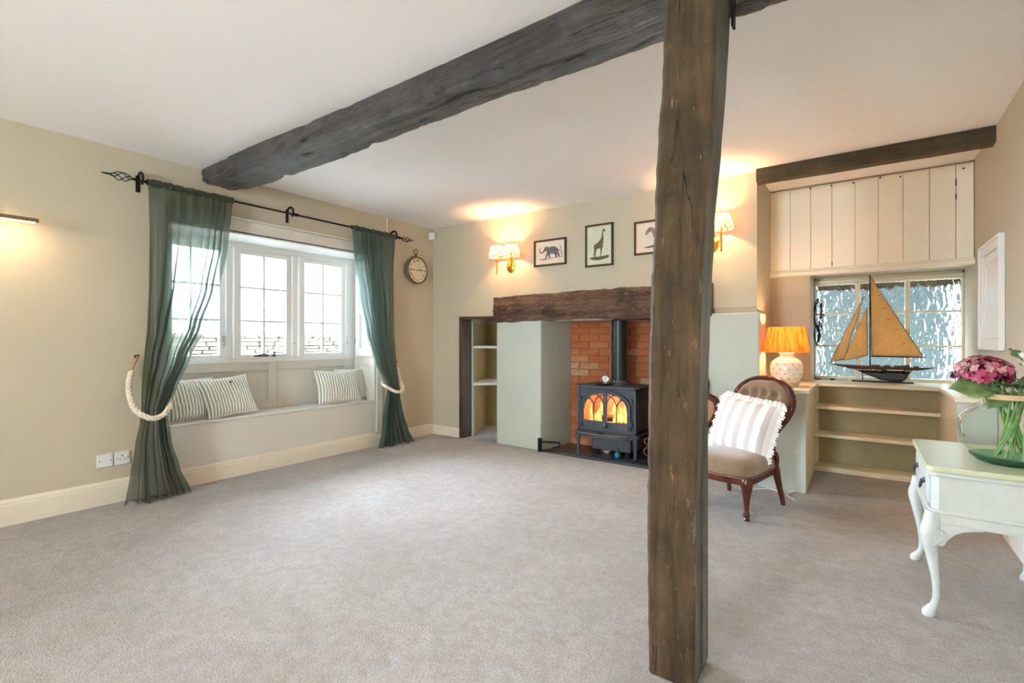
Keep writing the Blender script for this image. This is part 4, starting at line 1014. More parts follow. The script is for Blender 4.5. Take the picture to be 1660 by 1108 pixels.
# ------------------------------------------------------------------ prints
def picture(name, x0, x1, z0, z1, art, ink, paper, label):
    root = EMPTY(name, label, 'picture', ((x0+x1)/2, -.0, (z0+z1)/2)); w, h = x1-x0, z1-z0; t = .016
    b = MB(); 
    for a in ((-w/2, -w/2+t, -h/2, h/2), (w/2-t, w/2, -h/2, h/2), (-w/2, w/2, -h/2, -h/2+t), (-w/2, w/2, h/2-t, h/2)): b.box(a[0], a[1], -.022, -.001, a[2], a[3])
    OBJ('frame', b, 'frame', root, bevel=.002)
    b = MB(); s_ = t; e = t+.004
    for a in ((-w/2+s_, -w/2+e, -h/2+s_, h/2-s_), (w/2-e, w/2-s_, -h/2+s_, h/2-s_), (-w/2+s_, w/2-s_, -h/2+s_, -h/2+e), (-w/2+s_, w/2-s_, h/2-e, h/2-s_)): b.box(a[0], a[1], -.017, -.001, a[2], a[3])
    OBJ('slip', b, 'goldslip', root)
    pr = OBJ('print', MB().box(-w/2+t, w/2-t, -.008, -.001, -h/2+t, h/2-t), paper, root)
    iw, ih = w-2*t, h-2*t
    for k, (poly, mt_) in enumerate(art):
        pts = [((u-.5)*iw, (q-.5)*ih) for u, q in poly]
        OBJ('inked_figure', MB().prism(pts, -.0086-.0002*k, -.0079, plane='xz'), mt_, pr, smooth=0)
    return root
def unskew(pts, x0, x1, yt0, yt1, yb0, yb1):
    r = []
    for x, y in pts:
        u = (x-x0)/(x1-x0); yt = lerp(yt0, yt1, u); yb = lerp(yb0, yb1, u); r.append((u, (yb-y)/(yb-yt)))
    return r
ele = unskew([(905, 205), (899, 240), (907, 268), (925, 276), (948, 250), (960, 210), (975, 183), (1000, 178), (1035, 190), (1080, 170), (1130, 180), (1152, 208), (1185, 235), (1190, 255), (1160, 232), (1165, 270), (1190, 330), (1165, 338), (1145, 290), (1140, 350), (1118, 352), (1112, 295), (1060, 290), (1045, 300), (1048, 360), (1025, 362), (1020, 310), (1000, 335), (992, 375), (970, 375), (985, 320), (1000, 270), (990, 245), (965, 262), (930, 292), (903, 290), (888, 255), (890, 220)], 835, 1255, 120, 45, 480, 440)
elg = unskew([(880, 398), (930, 378), (1000, 375), (1100, 350), (1220, 335), (1225, 345), (1100, 360), (960, 398)], 835, 1255, 120, 45, 480, 440)
pl = unskew([(1185, 160), (1200, 160), (1196, 200), (1212, 260), (1222, 330), (1214, 335), (1200, 260), (1188, 200)], 835, 1255, 120, 45, 480, 440)
gir = unskew([(520, 335), (545, 375), (530, 385), (510, 375), (505, 430), (515, 500), (505, 560), (505, 610), (490, 650), (475, 740), (470, 790), (458, 790), (465, 700), (462, 650), (420, 650), (395, 690), (388, 740), (392, 790), (380, 790), (372, 740), (365, 770), (350, 840), (342, 840), (352, 760), (365, 690), (355, 620), (370, 595), (430, 550), (470, 500), (485, 430), (490, 370), (505, 340)], 250, 640, 330, 265, 920, 880)
grs = unskew([(290, 800), (380, 780), (480, 770), (590, 740), (600, 780), (500, 815), (400, 835), (300, 820)], 250, 640, 330, 265, 920, 880)
zeb = [(.24, .60), (.27, .72), (.33, .82), (.42, .83), (.55, .72), (.82, .72), (.9, .64), (.92, .45), (.88, .2), (.84, .2), (.83, .42), (.6, .42), (.58, .2), (.53, .2), (.54, .42), (.46, .52), (.42, .68), (.34, .66), (.28, .58)]
zg = [(.2, .18), (.5, .24), (.95, .19), (.95, .16), (.3, .15)]
picture('animal_print', 1.428, 1.797, 1.838, 2.10, [(elg, 'inkm'), (pl, 'inkm'), (ele, 'ink')], 'ink', 'paper', 'dark framed print of a walking elephant, nearest the left wall light')
picture('animal_print', 2.003, 2.284, 1.785, 2.178, [(grs, 'inkg'), (gir, 'inkg')], 'inkg', 'paperg', 'upright dark framed print of a giraffe, middle of the three animal prints')
picture('animal_print', 2.484, 2.853, 1.85, 2.145, [(zg, 'inkg'), (zeb, 'inkm')], 'inkm', 'paper', 'dark framed zebra print half hidden by the oak post')

# ------------------------------------------------------------------ wall lights
def sconce(x, z, label, power):
    root = EMPTY('wall_light', label, 'wall light', (x, 0, z))
    OBJ('backplate', MB().lathe([(.001, .024), (.02, .022), (.035, .014), (.048, .008), (.052, 0)], 24, Matrix.Rotation(pi/2, 4, 'X') @ Matrix.Diagonal((1, 1.35, 1, 1)), cap=False), 'brass', root)
    for sx in (-1, 1):
        ax, ay = sx*.093, -.12
        OBJ('arm', MB().tube([(0, -.018, 0), (ax*.5, -.075, -.004), (ax, ay, 0)], .005, 8), 'brass', root)
        OBJ('candle_stem', MB().lathe([(.004, -.088), (.009, -.084), (.007, -.076), (.0075, -.02), (.010, 0), (.0075, .02), (.008, .05), (.016, .058), (.016, .064), (.006, .068), (.006, .12)], 12, Matrix.Translation((ax, ay, 0))), 'brass', root)
        r0, r1, z0, z1 = .092, .056, .085, .205; n = 72; v = []
        for (r, zz) in ((r0, z0), (lerp(r0, r1, .5), lerp(z0, z1, .5)), (r1, z1)):
            for k in range(n): a = 2*pi*k/n; rr = r+(.0018 if k % 2 else 0); v.append((ax+rr*cos(a), ay+rr*sin(a), zz))
        f = [(i*n+k, i*n+(k+1) % n, (i+1)*n+(k+1) % n, (i+1)*n+k) for i in range(2) for k in range(n)]
        sh = OBJ('shade', MB().add(v, f), 'shade', root, smooth='raw')
        for r, zz in ((r0, z0), (r1, z1)): OBJ('shade_trim', MB().tube([(ax+r*cos(a), ay+r*sin(a), zz) for a in [2*pi*k/32 for k in range(32)]], .0028, 5, closed=True), M['trimred'], sh)
        OBJ('bulb', MB().ball((ax, ay, .14), .014, 6, (1, 1, 1.5)), 'bulb', root)
        light('wall_light_bulb', 'POINT', (x+ax, ay, z+.15), power, WARM, shadow_soft_size=.018)

M['trimred'] = simple('rust_trim', srgb(140, 74, 56), .7)
sconce(1.130, 1.872, 'twin arm brass wall light with pink pleated shades left of the elephant print', 5)
sconce(3.142, 1.880, 'twin arm brass wall light half hidden behind the oak post', 5)

# picture light on the left wall
plt = EMPTY('picture_light', 'slim brass picture light bar on the left wall above the frame edge', 'picture light', (.0, -3.66, 1.80))
OBJ('bar', MB().tube([(.16, -.205, .006), (.16, .205, .006)], .013, 14), 'brassdull', plt)
OBJ('arm', MB().tube([(0, 0, .10), (.06, 0, .11), (.13, 0, .07), (.16, 0, .012)], .006, 8), 'brassdull', plt)
OBJ('wall_rose', MB().box(0, .012, -.05, .06, .06, .12), 'brassdull', plt, bevel=.003)
OBJ('led_strip', MB().box(.155, .165, -.19, .19, -.010, -.006), 'bulb', plt)
light('picture_light_strip', 'AREA', (.155, -3.66, 1.786), .38, (1, .66, .36), shape='RECTANGLE', size=.38, size_y=.015, rot=(0, radians(-28), radians(90)*0+0))
bpy.data.objects['picture_light_strip'].rotation_euler = (0, radians(28), 0)
bpy.data.objects['picture_light_strip'].data.size = .015; bpy.data.objects['picture_light_strip'].data.size_y = .38

# standing lamp added behind the camera, unseen, for warm fill light
fl_ = EMPTY('fill_floor_lamp', 'brass floor lamp with cream drum shade, added behind the camera for fill light', 'lamp', (3.9, -5.7, 0))
OBJ('base', MB().lathe([(.14, 0), (.14, .015), (.02, .03)], 32), 'brassdull', fl_)
OBJ('pole', MB().lathe([(.010, .03), (.010, 1.50)], 12), 'brassdull', fl_)
OBJ('shade', MB().lathe([(.20, 1.38), (.16, 1.66)], 40, cap=False), 'shade3', fl_, smooth='raw')
OBJ('bulb', MB().ball((0, 0, 1.53), .03, 6), 'bulb', fl_)
light('fill_floor_lamp_bulb', 'POINT', (3.9, -5.7, 1.53), 92, (1.0, .70, .42), shadow_soft_size=.04)

# ------------------------------------------------------------------ clock
ck = EMPTY('wall_clock', 'round pocket watch style wall clock with roman numerals reading quarter to three', 'clock', (0, -.305, 1.885))
RY = Matrix.Rotation(pi/2, 4, 'Y')   # lathe z -> world x
R_ = .150
OBJ('case', MB().lathe([(R_*.93, 0), (R_*1.0, .012), (R_*1.03, .03), (R_*1.0, .05), (R_*.96, .057)], 40, RY), 'clockcase', ck)
OBJ('bezel', MB().lathe([(R_*.90, .060), (R_*.94, .070), (R_*1.0, .066), (R_*1.02, .058), (R_*.9, .058)], 40, RY, closed=True, cap=False), 'goldring', ck)
dl = OBJ('dial', MB().lathe([(R_*.92, .0605), (.001, .0615)], 40, RY, cap=False), 'dial', ck)
def text_mesh(s_, size):
    cu = bpy.data.curves.new('txt', 'FONT'); cu.body = s_; cu.size = size; cu.align_x = 'CENTER'; cu.align_y = 'CENTER'; cu.extrude = .0003
    o = bpy.data.objects.new('txt', cu); COL.objects.link(o); dg = bpy.context.evaluated_depsgraph_get(); dg.update()
    me = bpy.data.meshes.new_from_object(o.evaluated_get(dg)); bpy.data.objects.remove(o); return me
for i, nme in enumerate(['XII', 'I', 'II', 'III', 'IIII', 'V', 'VI', 'VII', 'VIII', 'IX', 'X', 'XI']):
    me = text_mesh(nme, .038); a = -i*pi/6; me.materials.clear(); me.materials.append(M['dark'])
    o = bpy.data.objects.new('numeral', me); COL.objects.link(o); o.parent = dl
    base = Matrix(((0, 0, 1, 0), (1, 0, 0, 0), (0, 1, 0, 0), (0, 0, 0, 1)))   # text x->+y, y->+z, normal +x
    o.matrix_local = Matrix.Translation((.0625, 0, 0)) @ base @ Matrix.Rotation(a, 4, 'Z') @ Matrix.Translation((0, R_*.72, 0))
def hand(L, w, ang):
    m = Matrix.Translation((.066, 0, 0)) @ Matrix(((0, 0, 1, 0), (1, 0, 0, 0), (0, 1, 0, 0), (0, 0, 0, 1))) @ Matrix.Rotation(ang, 4, 'Z')
    b = MB().prism([(-w, -.02), (w, -.02), (w, L*.5), (w*2, L*.6), (w*.4, L), (-w*.4, L), (-w*2, L*.6), (-w, L*.5)], 0, .0015, m); return b
OBJ('minute_hand', hand(.115, .0022, radians(90)), 'dark', ck, smooth=0)
OBJ('hour_hand', hand(.075, .003, radians(-84)), 'dark', ck, smooth=0)
OBJ('crown', MB().lathe([(.010, 0), (.010, .02), (.016, .024), (.016, .034), (.008, .038)], 12, Matrix.Translation((.032, 0, R_*1.0))), 'goldring', ck)
OBJ('bow', MB().tube([(.032+.0*i, .026*cos(2*pi*i/24), R_+.062+.028*sin(2*pi*i/24)) for i in range(24)], .0045, 6, closed=True), 'goldring', ck)
OBJ('foliate_crest', MB().tube([(.03, -.062, R_*.92), (.03, -.045, R_*.98+.008), (.03, -.02, R_+.006), (.03, .02, R_+.006), (.03, .045, R_*.98+.008), (.03, .064, R_*.92)], .006, 6).ball((.03, -.066, R_*.92), .009, 5).ball((.03, .068, R_*.92), .009, 5), 'goldring', ck)
# sensor, socket plates
OBJ('motion_sensor', MB().prism([(0, 0), (.045, 0), (.07, -.035), (.05, -.07), (0, -.075)], 2.272, 2.355), 'plastic', None, bevel=.008, seg=3, label='small white motion sensor high in the room corner', category='sensor')
def plate(y0, label, socket):
    root = EMPTY('socket_plate' if socket else 'blank_plate', label, 'socket' if socket else 'wall plate', (0, y0, .250))
    OBJ('plate', MB().box(0, .010, 0, .086, 0, .086), 'plastic', root, bevel=.003)
    for yy in (.012, .074): OBJ('screw', MB().lathe([(.0035, 0), (.0035, .0015)], 8, Matrix.Translation((.010, yy, .043)) @ RY), 'dark', root)
    if socket:
        for (yy, zz, w, h) in ((.043, .060, .007, .010), (.030, .036, .008, .005), (.056, .036, .008, .005)): OBJ('pin_slot', MB().box(.0098, .0108, yy-w/2, yy+w/2, zz-h/2, zz+h/2), 'dark', root)
        OBJ('switch', MB().box(.010, .014, .064, .074, .056, .072), 'plastic', root)
plate(-3.142, 'blank white wall plate left of the socket on the left wall', False)
plate(-3.047, 'white single power socket partly behind the left curtain', True)

# ------------------------------------------------------------------ table lamp
lm = EMPTY('table_lamp', 'cream dotted ceramic table lamp with orange shade on the bookcase top', 'lamp', (3.66, .10, T))
vp = [(.075, 0), (.08, .006), (.10, .06), (.113, .12), (.112, .16), (.095, .195), (.06, .222), (.045, .235), (.052, .25), (.05, .257), (.02, .258)]
vp = [tuple(p) for p in smoothpath([(r, z, 0) for r, z in vp], 4)]; vp = [(p[0], p[1]) for p in vp]
body = OBJ('base', MB().lathe(vp, 40), 'dots', lm)
random.seed(8)
dm = MB(); row = 0
for zz in (.03, .065, .10, .135, .17, .20):
    rr = interp([(z, r) for r, z in sorted(vp, key=lambda q: q[1])], zz); n = 12
    for k in range(n):
        a = 2*pi*(k+.5*(row % 2))/n; dm.ball((rr*cos(a), rr*sin(a), zz), .0048, 3)
    row += 1
OBJ('painted_dots', dm, M['goldslip'] if False else M['tack'], lm, kind='stuff')
OBJ('stem', MB().lathe([(.008, .255), (.008, .34)], 10), 'brass', lm)
n = 96; v = []
for (r, zz) in ((.158, .262), (.139, .36), (.121, .455)):
    for k in range(n): a = 2*pi*k/n; rr = r+(.0016 if k % 2 else 0); v.append((rr*cos(a), rr*sin(a), zz))
f = [(i*n+k, i*n+(k+1) % n, (i+1)*n+(k+1) % n, (i+1)*n+k) for i in range(2) for k in range(n)]
OBJ('shade', MB().add(v, f), 'shade2', lm, smooth='raw')
OBJ('bulb', MB().ball((0, 0, .36), .025, 6), 'bulb', lm)
light('table_lamp_bulb', 'POINT', (3.66, .10, T+.36), 7, WARM, shadow_soft_size=.03)

# ------------------------------------------------------------------ model yacht
yt = EMPTY('model_yacht', 'wooden model sailing yacht with tan sails on a black stand in front of the window', 'model boat', (4.25, .98, T))
# hull: x from -.36 (bow, left) to .365 (stern)
def hull_sec(t):
    x = lerp(-.36, .362, t)
    deck = interp([(0, .150), (.15, .143), (.5, .133), (.85, .130), (1, .134)], t); w = .062*max(.02, sin(pi*min(1, t*1.02+.0))**.75)
    keel = interp([(0, .147), (.12, .125), (.27, .098), (.40, .055), (.52, .020), (.62, .008), (.70, .010), (.745, .03), (.765, .070), (.80, .098), (.9, .112), (1, .130)], t)
    return x, deck, w, keel
hb = [MB(), MB(), MB()]; NX = 60; secs = []
for i in range(NX+1):
    x, dk, w, kl = hull_sec(i/NX); wl = .104; pts = []
    for k in range(13):      # half section from deck edge down
        s_ = k/12; zz = lerp(dk, kl, s_)
        body_b = max(kl, .085)
        if zz > body_b: q = (dk-zz)/max(1e-4, dk-body_b); ww = w*sqrt(max(0, 1-q**2.2))*.97+.005
        else: ww = .006
        pts.append((ww if k < 12 else .0015, zz))
    secs.append((x, pts, wl))
vs = []; K = 25
for x, pts, wl in secs: vs += [(x, -w_, z_) for w_, z_ in pts]+[(x, w_, z_) for w_, z_ in pts[-2::-1]]
fs = [(i*K+k, i*K+k+1, (i+1)*K+k+1, (i+1)*K+k) for i in range(NX) for k in range(K-1)]+[(i*K, i*K+K-1, (i+1)*K+K-1, (i+1)*K) for i in range(NX)]
hm = MB().add(vs, fs); hu = OBJ('hull', hm, 'hullw', yt, smooth=50)
hu.data.materials.append(M['hull']); hu.data.materials.append(M['cream'])
for p in hu.data.polygons:
    zc = p.center.z; p.material_index = 1 if zc < .100 else (2 if zc < .108 else 0)
OBJ('deck_cabin', MB().box(-.055, .005, -.02, .02, .134, .146).box(.03, .075, -.018, .018, .133, .145).box(.10, .145, -.02, .02, .132, .143, ), 'hullw', yt, bevel=.002)
OBJ('cockpit_coaming', MB().prism([(.145, .130), (.205, .130), (.20, .155), (.145, .143)], -.016, .016, plane='xz').box(.225, .26, -.015, .015, .130, .142), 'hullw', yt)
OBJ('mast', MB().tube([(-.062, 0, .13), (-.064, 0, .912)], [.006, .004], 10), 'mast', yt)
OBJ('boom', MB().tube([(-.055, 0, .216), (.30, -.01, .214)], .004, 8), 'mast', yt)
def sail(name, A, B, C_, bel, parent, seed):
    A, B, C_ = Vector(A), Vector(B), Vector(C_)
    def fn(u, v):
        p = A.lerp(B, v).lerp(C_.lerp(B, v), u); k = u*(1-u)*4*(1-v*.6); return tuple(p+Vector((0, -bel*k, 0)))
    mb = MB().grid(fn, 16, 24); o = OBJ(name, mb, 'sail', parent, smooth='raw')
    m = o.modifiers.new('thick', 'SOLIDIFY'); m.thickness = .0012
    pts = [fn(0, t/10) for t in range(11)]+[fn(t/4, 1) for t in range(1, 4)]+[fn(1, 1-t/10) for t in range(11)]+[fn(1-t/6, 0) for t in range(1, 6)]
    OBJ('bolt_rope', MB().tube(pts, .0022, 5, closed=True), 'mast', o); return o
ms = sail('mainsail', (-.052, 0, .222), (-.06, 0, .895), (.285, -.008, .222), .035, yt, 1)
sail('foresail', (-.352, 0, .158), (-.105, 0, .735), (-.245, -.006, .19), .012, yt, 2)
sail('staysail', (-.255, -.01, .175), (-.083, 0, .635), (-.08, -.01, .225), .02, yt, 3)
for k, (t, x1) in enumerate(((.78, .35), (.62, .42), (.48, .40), (.35, .3), (.18, .28))):
    A = Vector((-.052, 0, .222)).lerp(Vector((-.06, 0, .895)), t); C_ = Vector((.285, -.008, .222)).lerp(Vector((-.06, 0, .895)), t)
    p1 = A.lerp(C_, 1.0); p0 = A.lerp(C_, 1-x1)-Vector((0, .03, .022)); OBJ('batten', MB().tube([tuple(p0), tuple(p1)], .0016, 5), 'mast', ms)
OBJ('rigging', MB().tube([(-.062, 0, .905), (.28, 0, .22)], .0009, 4).tube([(-.35, 0, .155), (-.07, 0, .80)], .0009, 4).tube([(-.062, .0, .9), (-.062, -.05, .135)], .0009, 4), 'mast', yt)
sd = OBJ('stand', MB().box(-.192, .225, -.045, .045, 0, .010), 'black', yt, bevel=.003)
OBJ('stand_post', MB().tube([(-.115, 0, .008), (-.115, 0, .090)], .004, 8), 'black', sd)
OBJ('stand_post', MB().tube([(.115, 0, .008), (.115, 0, .018)], .004, 8), 'black', sd)
# cable coil and odds on the sill
cc = MB()
random.seed(21)
for k in range(6):
    x, z, rx, rz = 3.806+random.uniform(-.008, .008), 1.33+random.uniform(-.02, .02), .016+random.uniform(0, .02), .125+random.uniform(-.02, .02)
    cc.tube([(x+rx*cos(a)+.006*sin(3*a+k), 1.085+random.uniform(-.002, .002), z+rz*sin(a)*(1 if sin(a) > 0 else 1.1)) for a in [2*pi*i/24 for i in range(24)]], .003, 5, closed=True)
for k in range(5):
    x, z = 3.800+random.uniform(-.008, .008), 1.15+random.uniform(-.01, .01)
    cc.tube([(x+(.012+.003*k)*cos(a), 1.082, z+.085*sin(a)) for a in [2*pi*i/20 for i in range(20)]], .003, 5, closed=True)
OBJ('cable_coil', cc, 'black', None, label='coil of black cable hanging at the left edge of the hammered window', category='cable')
wc = MB(); wc.tube([tuple(p) for p in smoothpath([(3.80, 1.02, T+.004), (3.88, 1.00, T+.004), (3.95, 1.04, T+.004), (4.0, .98, T+.004), (4.03, 1.0, T+.02), (4.02, 1.03, T+.006), (3.93, 1.05, T+.004), (3.85, 1.04, T+.010)])], .0035, 6)
wcr = OBJ('loose_cable', wc, 'cream', None, label='loose cream cable on the sill left of the model yacht', category='cable')
OBJ('inline_switch', MB().box(3.90, 3.935, .985, 1.005, T+.001, T+.015), 'black', wcr, bevel=.003)
OBJ('remote', MB().box(3.785, 3.83, .99, 1.02, T, T+.012), 'black', None, bevel=.003, label='tiny black adaptor on the sill by the cable coil', category='adaptor')
OBJ('power_lead', MB().tube([tuple(p) for p in smoothpath([(3.40, -.30, .006), (3.50, -.22, .006), (3.58, -.16, .010), (3.66, -.20, .006), (3.74, -.13, .012), (3.70, -.24, .006), (3.76, -.34, .006)])], .004, 6), 'plastic', None, label='thin white power lead on the carpet behind the chair', category='cable')

# ------------------------------------------------------------------ side table (against the right wall)
tb = EMPTY('side_table', 'chalk white cabriole leg side table with pale green top under the vase', 'table', (0, 0, 0))
TX0, TX1, TY0, TY1 = 4.355, 4.775, -1.655, -1.005
cc_ = .018
def octo(x0, x1, y0, y1, c): return [(x0+c, y0), (x1, y0), (x1, y1), (x0+c, y1), (x0, y1-c), (x0, y0+c)]
OBJ('table_top', MB().prism(octo(TX0-.012, TX1, TY0-.010, TY1+.01, .02), .580, .602), 'tabletop', tb, bevel=.004)
OBJ('cornice', MB().prism(octo(TX0-.004, TX1, TY0-.002, TY1+.002, .02), .560, .580), 'tablew', tb, bevel=.006)
OBJ('carcase', MB().prism(octo(TX0+.008, TX1, TY0+.010, TY1-.01, .022), .425, .562), 'tablew', tb, bevel=.002)
OBJ('lower_moulding', MB().prism(octo(TX0-.001, TX1, TY0+.002, TY1-.002, .02), .412, .427), 'tablew', tb, bevel=.005)
OBJ('apron', MB().prism(octo(TX0+.004, TX1, TY0+.006, TY1-.006, .02), .378, .412), 'tablew', tb, bevel=.003)
OBJ('bead', MB().prism(octo(TX0-.002, TX1, TY0+.0, TY1, .02), .374, .381), 'tablew', tb, bevel=.003)
dr = OBJ('drawer', MB().box(TX0-.002, TX0+.01, TY0+.055, TY1-.055, .438, .552), 'tablew', tb, bevel=.006)
for yy in (TY0+.17, TY1-.17):
    h_ = MB().lathe([(.014, 0), (.010, .004), (.006, .008)], 10, Matrix.Translation((TX0-.002, yy, .505)) @ Matrix.Rotation(-pi/2, 4, 'Y'))
    h_.tube([(TX0-.01, yy-.022, .506), (TX0-.016, yy-.018, .482), (TX0-.018, yy, .472), (TX0-.016, yy+.018, .482), (TX0-.01, yy+.022, .506)], .0035, 6)
    h_.box(TX0-.004, TX0-.001, yy-.028, yy+.028, .500, .514); OBJ('drop_handle', h_, 'pewter', dr)
def cab_leg(x, y, dx, dy, label=None):
    d = Vector((dx, dy, 0)).normalized(); pr = [(.42, 0.0, .026), (.37, .006, .030), (.335, .014, .031), (.29, .012, .025), (.22, .002, .018), (.15, -.007, .0135), (.09, -.010, .0115), (.05, -.004, .0125), (.028, .008, .017), (.012, .016, .022), (0, .014, .020)]
    P = smoothpath([(x+d.x*o, y+d.y*o, z) for z, o, r in pr], 3); rr = [tuple(p) for p in smoothpath([(r, 0, 0) for z, o, r in pr], 3)]
    lg = OBJ('leg', MB().tube(P, [q[0] for q in rr], 12), 'tablew', tb)
    return lg
for (x, y, dx, dy) in ((TX0+.014, TY0+.022, -1, -.35), (TX0+.014, TY1-.022, -1, .35), (TX1-.03, TY0+.03, .1, -1), (TX1-.03, TY1-.03, .1, 1)):
    lg = cab_leg(x, y, dx, dy)
# brackets from the knee along the apron
OBJ('knee_bracket', MB().prism([(TX0+.008, .378), (TX0+.165, .378), (TX0+.158, .366), (TX0+.13, .362), (TX0+.10, .352), (TX0+.075, .335), (TX0+.055, .31), (TX0+.045, .285), (TX0+.02, .285)], TY0+.006, TY0+.030, plane='xz'), 'tablew', tb, bevel=.007, seg=3)
OBJ('knee_bracket', MB().prism([(TX1-.12, .376), (TX1-.055, .376), (TX1-.055, .325), (TX1-.09, .355)], TY0+.012, TY0+.03, plane='xz'), 'tablew', tb, bevel=.004)
for k in range(5):
    a = radians(-8-k*11); OBJ('shell_flute', MB().tube([(TX0+.006+.002*k, TY0-.008, .285+.001*k), (TX0+.012+.058*sin(-a*.8), TY0-.002, .30+.060*cos(a))], [.003, .007], 6), 'tablew', tb)

# ------------------------------------------------------------------ vase and flowers
VX, VY, VZ = 4.622, -1.44, .602
va = EMPTY('glass_vase', 'large bulbous pale green glass vase on the side table', 'vase', (VX, VY, VZ))
vp = [(.001, .006), (.07, .006), (.10, .02), (.13, .05), (.155, .10), (.161, .145), (.150, .19), (.115, .228), (.088, .248), (.082, .27), (.088, .295), (.092, .30)]
vp = [(p[0], p[1]) for p in smoothpath([(r, z, 0) for r, z in vp], 4)]
OBJ('glass_body', MB().lathe(vp, 48, cap=False), 'vase', va, smooth=80)
OBJ('thick_glass_foot', MB().lathe([(.0005, 0), (.075, 0), (.100, .008), (.120, .026), (.124, .034), (.115, .027), (.098, .013), (.07, .006), (.0005, .005)], 48, cap=False), 'vasebase', va, smooth=80)
OBJ('rim', MB().tube([(.092*cos(a), .092*sin(a), .30) for a in [2*pi*i/40 for i in range(40)]], .004, 8, closed=True), 'vase', va)
OBJ('neck_band', MB().lathe([(.0905, .262), (.0925, .263), (.0925, .282), (.0905, .283), (.088, .272)], 48, closed=True, cap=False), M['goldslip'] if False else 'leather', va)
M['bandc'] = simple('pale_wood_band', srgb(214, 178, 136), .6)
bpy.data.objects['neck_band'].data.materials[0] = M['bandc']
def flower_stem(root, foot, mid, top, r=.005, mat='stem'):
    OBJ('stem', MB().tube([tuple(p) for p in smoothpath([foot, mid, top])], r, 8), mat, root)
def big_leaf(root, base, d, L, Wd, mat='leaf', curl=.2, up=Vector((0, 0, 1))):
    base, d = Vector(base), Vector(d).normalized(); s = d.cross(up).normalized(); n_ = s.cross(d); v = []; NR = 12
    for i in range(NR+1):
        t = i/NR; w = Wd/2*(sin(pi*t**.8)**.85 if 0 < t < 1 else .02)
        for k in (-1, -.5, 0, .5, 1): v.append(tuple(base+d*t*L+s*k*w+n_*(abs(k)*w*.35-curl*L*t*t+.01*sin(t*9+k)*abs(k))))
    f = [(i*5+k, i*5+k+1, i*5+k+6, i*5+k+5) for i in range(NR) for k in range(4)]
    o = OBJ('leaf', MB().add(v, f), mat, root, smooth='raw'); m = o.modifiers.new('t', 'SOLIDIFY'); m.thickness = .0015; return o
def floret(mb, c, n_, r, rot=0):
    n_ = n_.normalized(); u = n_.orthogonal().normalized(); w = n_.cross(u)
    for k in range(4):
        a = rot+k*pi/2; d = u*cos(a)+w*sin(a); s = n_.cross(d); v = []
        rows = [(.0, .12), (.3, .6), (.65, 1.0), (.9, .75), (1.05, .2)]
        for t, ww in rows:
            for q in (-1, 0, 1): v.append(tuple(c+d*t*r+s*q*ww*r*.5+n_*(.35*r*t*t*(1-t*.7)+abs(q)*r*.08)))
        mb.add(v, [(i*3+q, i*3+q+1, i*3+q+4, i*3+q+3) for i in range(4) for q in (0, 1)])
hc = Vector((4.545, -1.44, .965)); random.seed(31)
hy = EMPTY('hydrangea', 'dusky pink hydrangea head with green leaves at the left of the vase', 'flower', tuple(hc))
groups = {'pink': MB(), 'mauve': MB(), 'maroon': MB()}
for k in range(230):
    a, e = random.uniform(0, 2*pi), random.uniform(-.45, 1.4); n_ = Vector((cos(a)*cos(e), sin(a)*cos(e), sin(e)))
    c = Vector((n_.x*.088, n_.y*.075, n_.z*.064)); m_ = 'mauve' if (n_.x < -.2 and n_.z > .1 and random.random() < .75) else random.choice(['pink', 'pink', 'maroon', 'pink', 'mauve'])
    if n_.z < .0: m_ = random.choice(['pink', 'maroon', 'pink'])
    floret(groups[m_], c*random.uniform(.82, 1.1), n_+Vector((random.uniform(-.5, .5), random.uniform(-.5, .5), .25)), random.uniform(.011, .017), random.uniform(0, 2))
OBJ('pink_florets', groups['pink'], 'pink', hy, smooth='raw', kind='stuff'); OBJ('mauve_florets', groups['mauve'], 'mauve', hy, smooth='raw', kind='stuff'); OBJ('dark_florets', groups['maroon'], 'maroon', hy, smooth='raw', kind='stuff')
OBJ('flower_core', MB().ball((0, 0, 0), .06, 8, (1, .9, .6)), 'maroon', hy)
flower_stem(hy, (.13, .02, -.345), (.085, .0, -.17), (.01, 0, -.03), .0065)
big_leaf(hy, (.045, -.01, -.06), (-1, -.45, .02), .175, .105, 'leaf', .10, Vector((0, -.9, .6)))
big_leaf(hy, (.05, -.02, -.065), (-.5, -.6, -.75), .095, .085, 'leaf', .2, Vector((0, -1, .3)))
big_leaf(hy, (.06, -.02, -.05), (.7, -.9, .35), .11, .07, 'leaf', .2)
big_leaf(hy, (.02, .03, -.04), (-.4, 1, .5), .12, .07, 'leafd', .1)
ly = EMPTY('magnolia', 'open cream white magnolia bloom at the right of the vase', 'flower', (4.68, -1.47, 1.0))
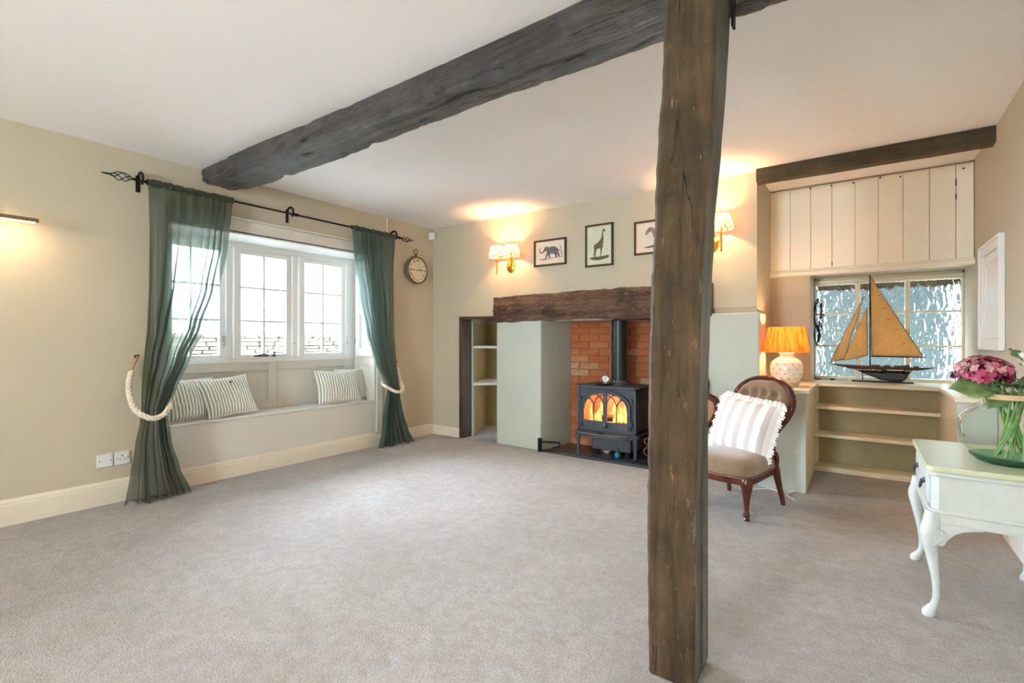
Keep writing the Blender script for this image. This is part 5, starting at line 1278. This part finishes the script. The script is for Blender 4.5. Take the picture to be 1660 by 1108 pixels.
for k in range(7):
    a = k*2*pi/7; d = Vector((cos(a), sin(a), .75)); big_leaf(ly, (0, 0, -.02), d, .075, .058, 'lily', -.35)
OBJ('stamens', MB().ball((0, 0, .005), .014, 6), 'brass', ly)
big_leaf(ly, (-.02, -.01, .0), (-.6, .5, 1.1), .085, .05, 'leaf', .1); big_leaf(ly, (0, .02, .0), (.2, .8, 1.1), .08, .05, 'leafd', .1)
big_leaf(ly, (0, -.02, -.05), (-.6, -1, -.1), .10, .06, 'leafd', .15); big_leaf(ly, (0, -.02, -.05), (.6, -1, -.2), .10, .06, 'leafd', .15)
flower_stem(ly, (-.03, -.03, -.375), (-.02, -.01, -.19), (0, 0, -.02), .006)
dk = EMPTY('dark_bloom', 'deep maroon bloom behind the white magnolia in the vase', 'flower', (4.715, -1.41, 1.01))
mbx = MB(); random.seed(77)
for k in range(30):
    a, e = random.uniform(0, 2*pi), random.uniform(-.2, 1.4); n_ = Vector((cos(a)*cos(e), sin(a)*cos(e), sin(e))); floret(mbx, n_*.035, n_, .02, random.uniform(0, 2))
OBJ('petals', mbx, 'maroon', dk, smooth='raw', kind='stuff'); flower_stem(dk, (-.09, -.04, -.385), (-.06, -.02, -.19), (0, 0, -.02), .005)
gr = EMPTY('foliage_spray', 'bunch of green foliage stems in the glass vase', 'foliage', (VX, VY, VZ))
random.seed(14)
for k in range(11):
    a = k*2*pi/11+.3; r0 = random.uniform(.03, .075); flower_stem(gr, (r0*cos(a), r0*sin(a), .022+random.uniform(0, .05)), (.02*cos(a+2), .02*sin(a+2), .17), (.055*cos(a+2.7), .055*sin(a+2.7), .335), random.uniform(.0028, .0055))
for k in range(12):
    a = k*2*pi/12; big_leaf(gr, (.05*cos(a), .05*sin(a), .315), (cos(a), sin(a), random.uniform(.1, .9)), random.uniform(.07, .10), random.uniform(.04, .06), random.choice(['leaf', 'leafd']), .25)

# roof, so no sky enters from above the walls
STR('trim_5', MB().box(-.6, 5.2, -7.7, 1.5, H+.2, H+.25), 'ceil', 'plain floor deck above the ceiling, out of sight', 'deck')
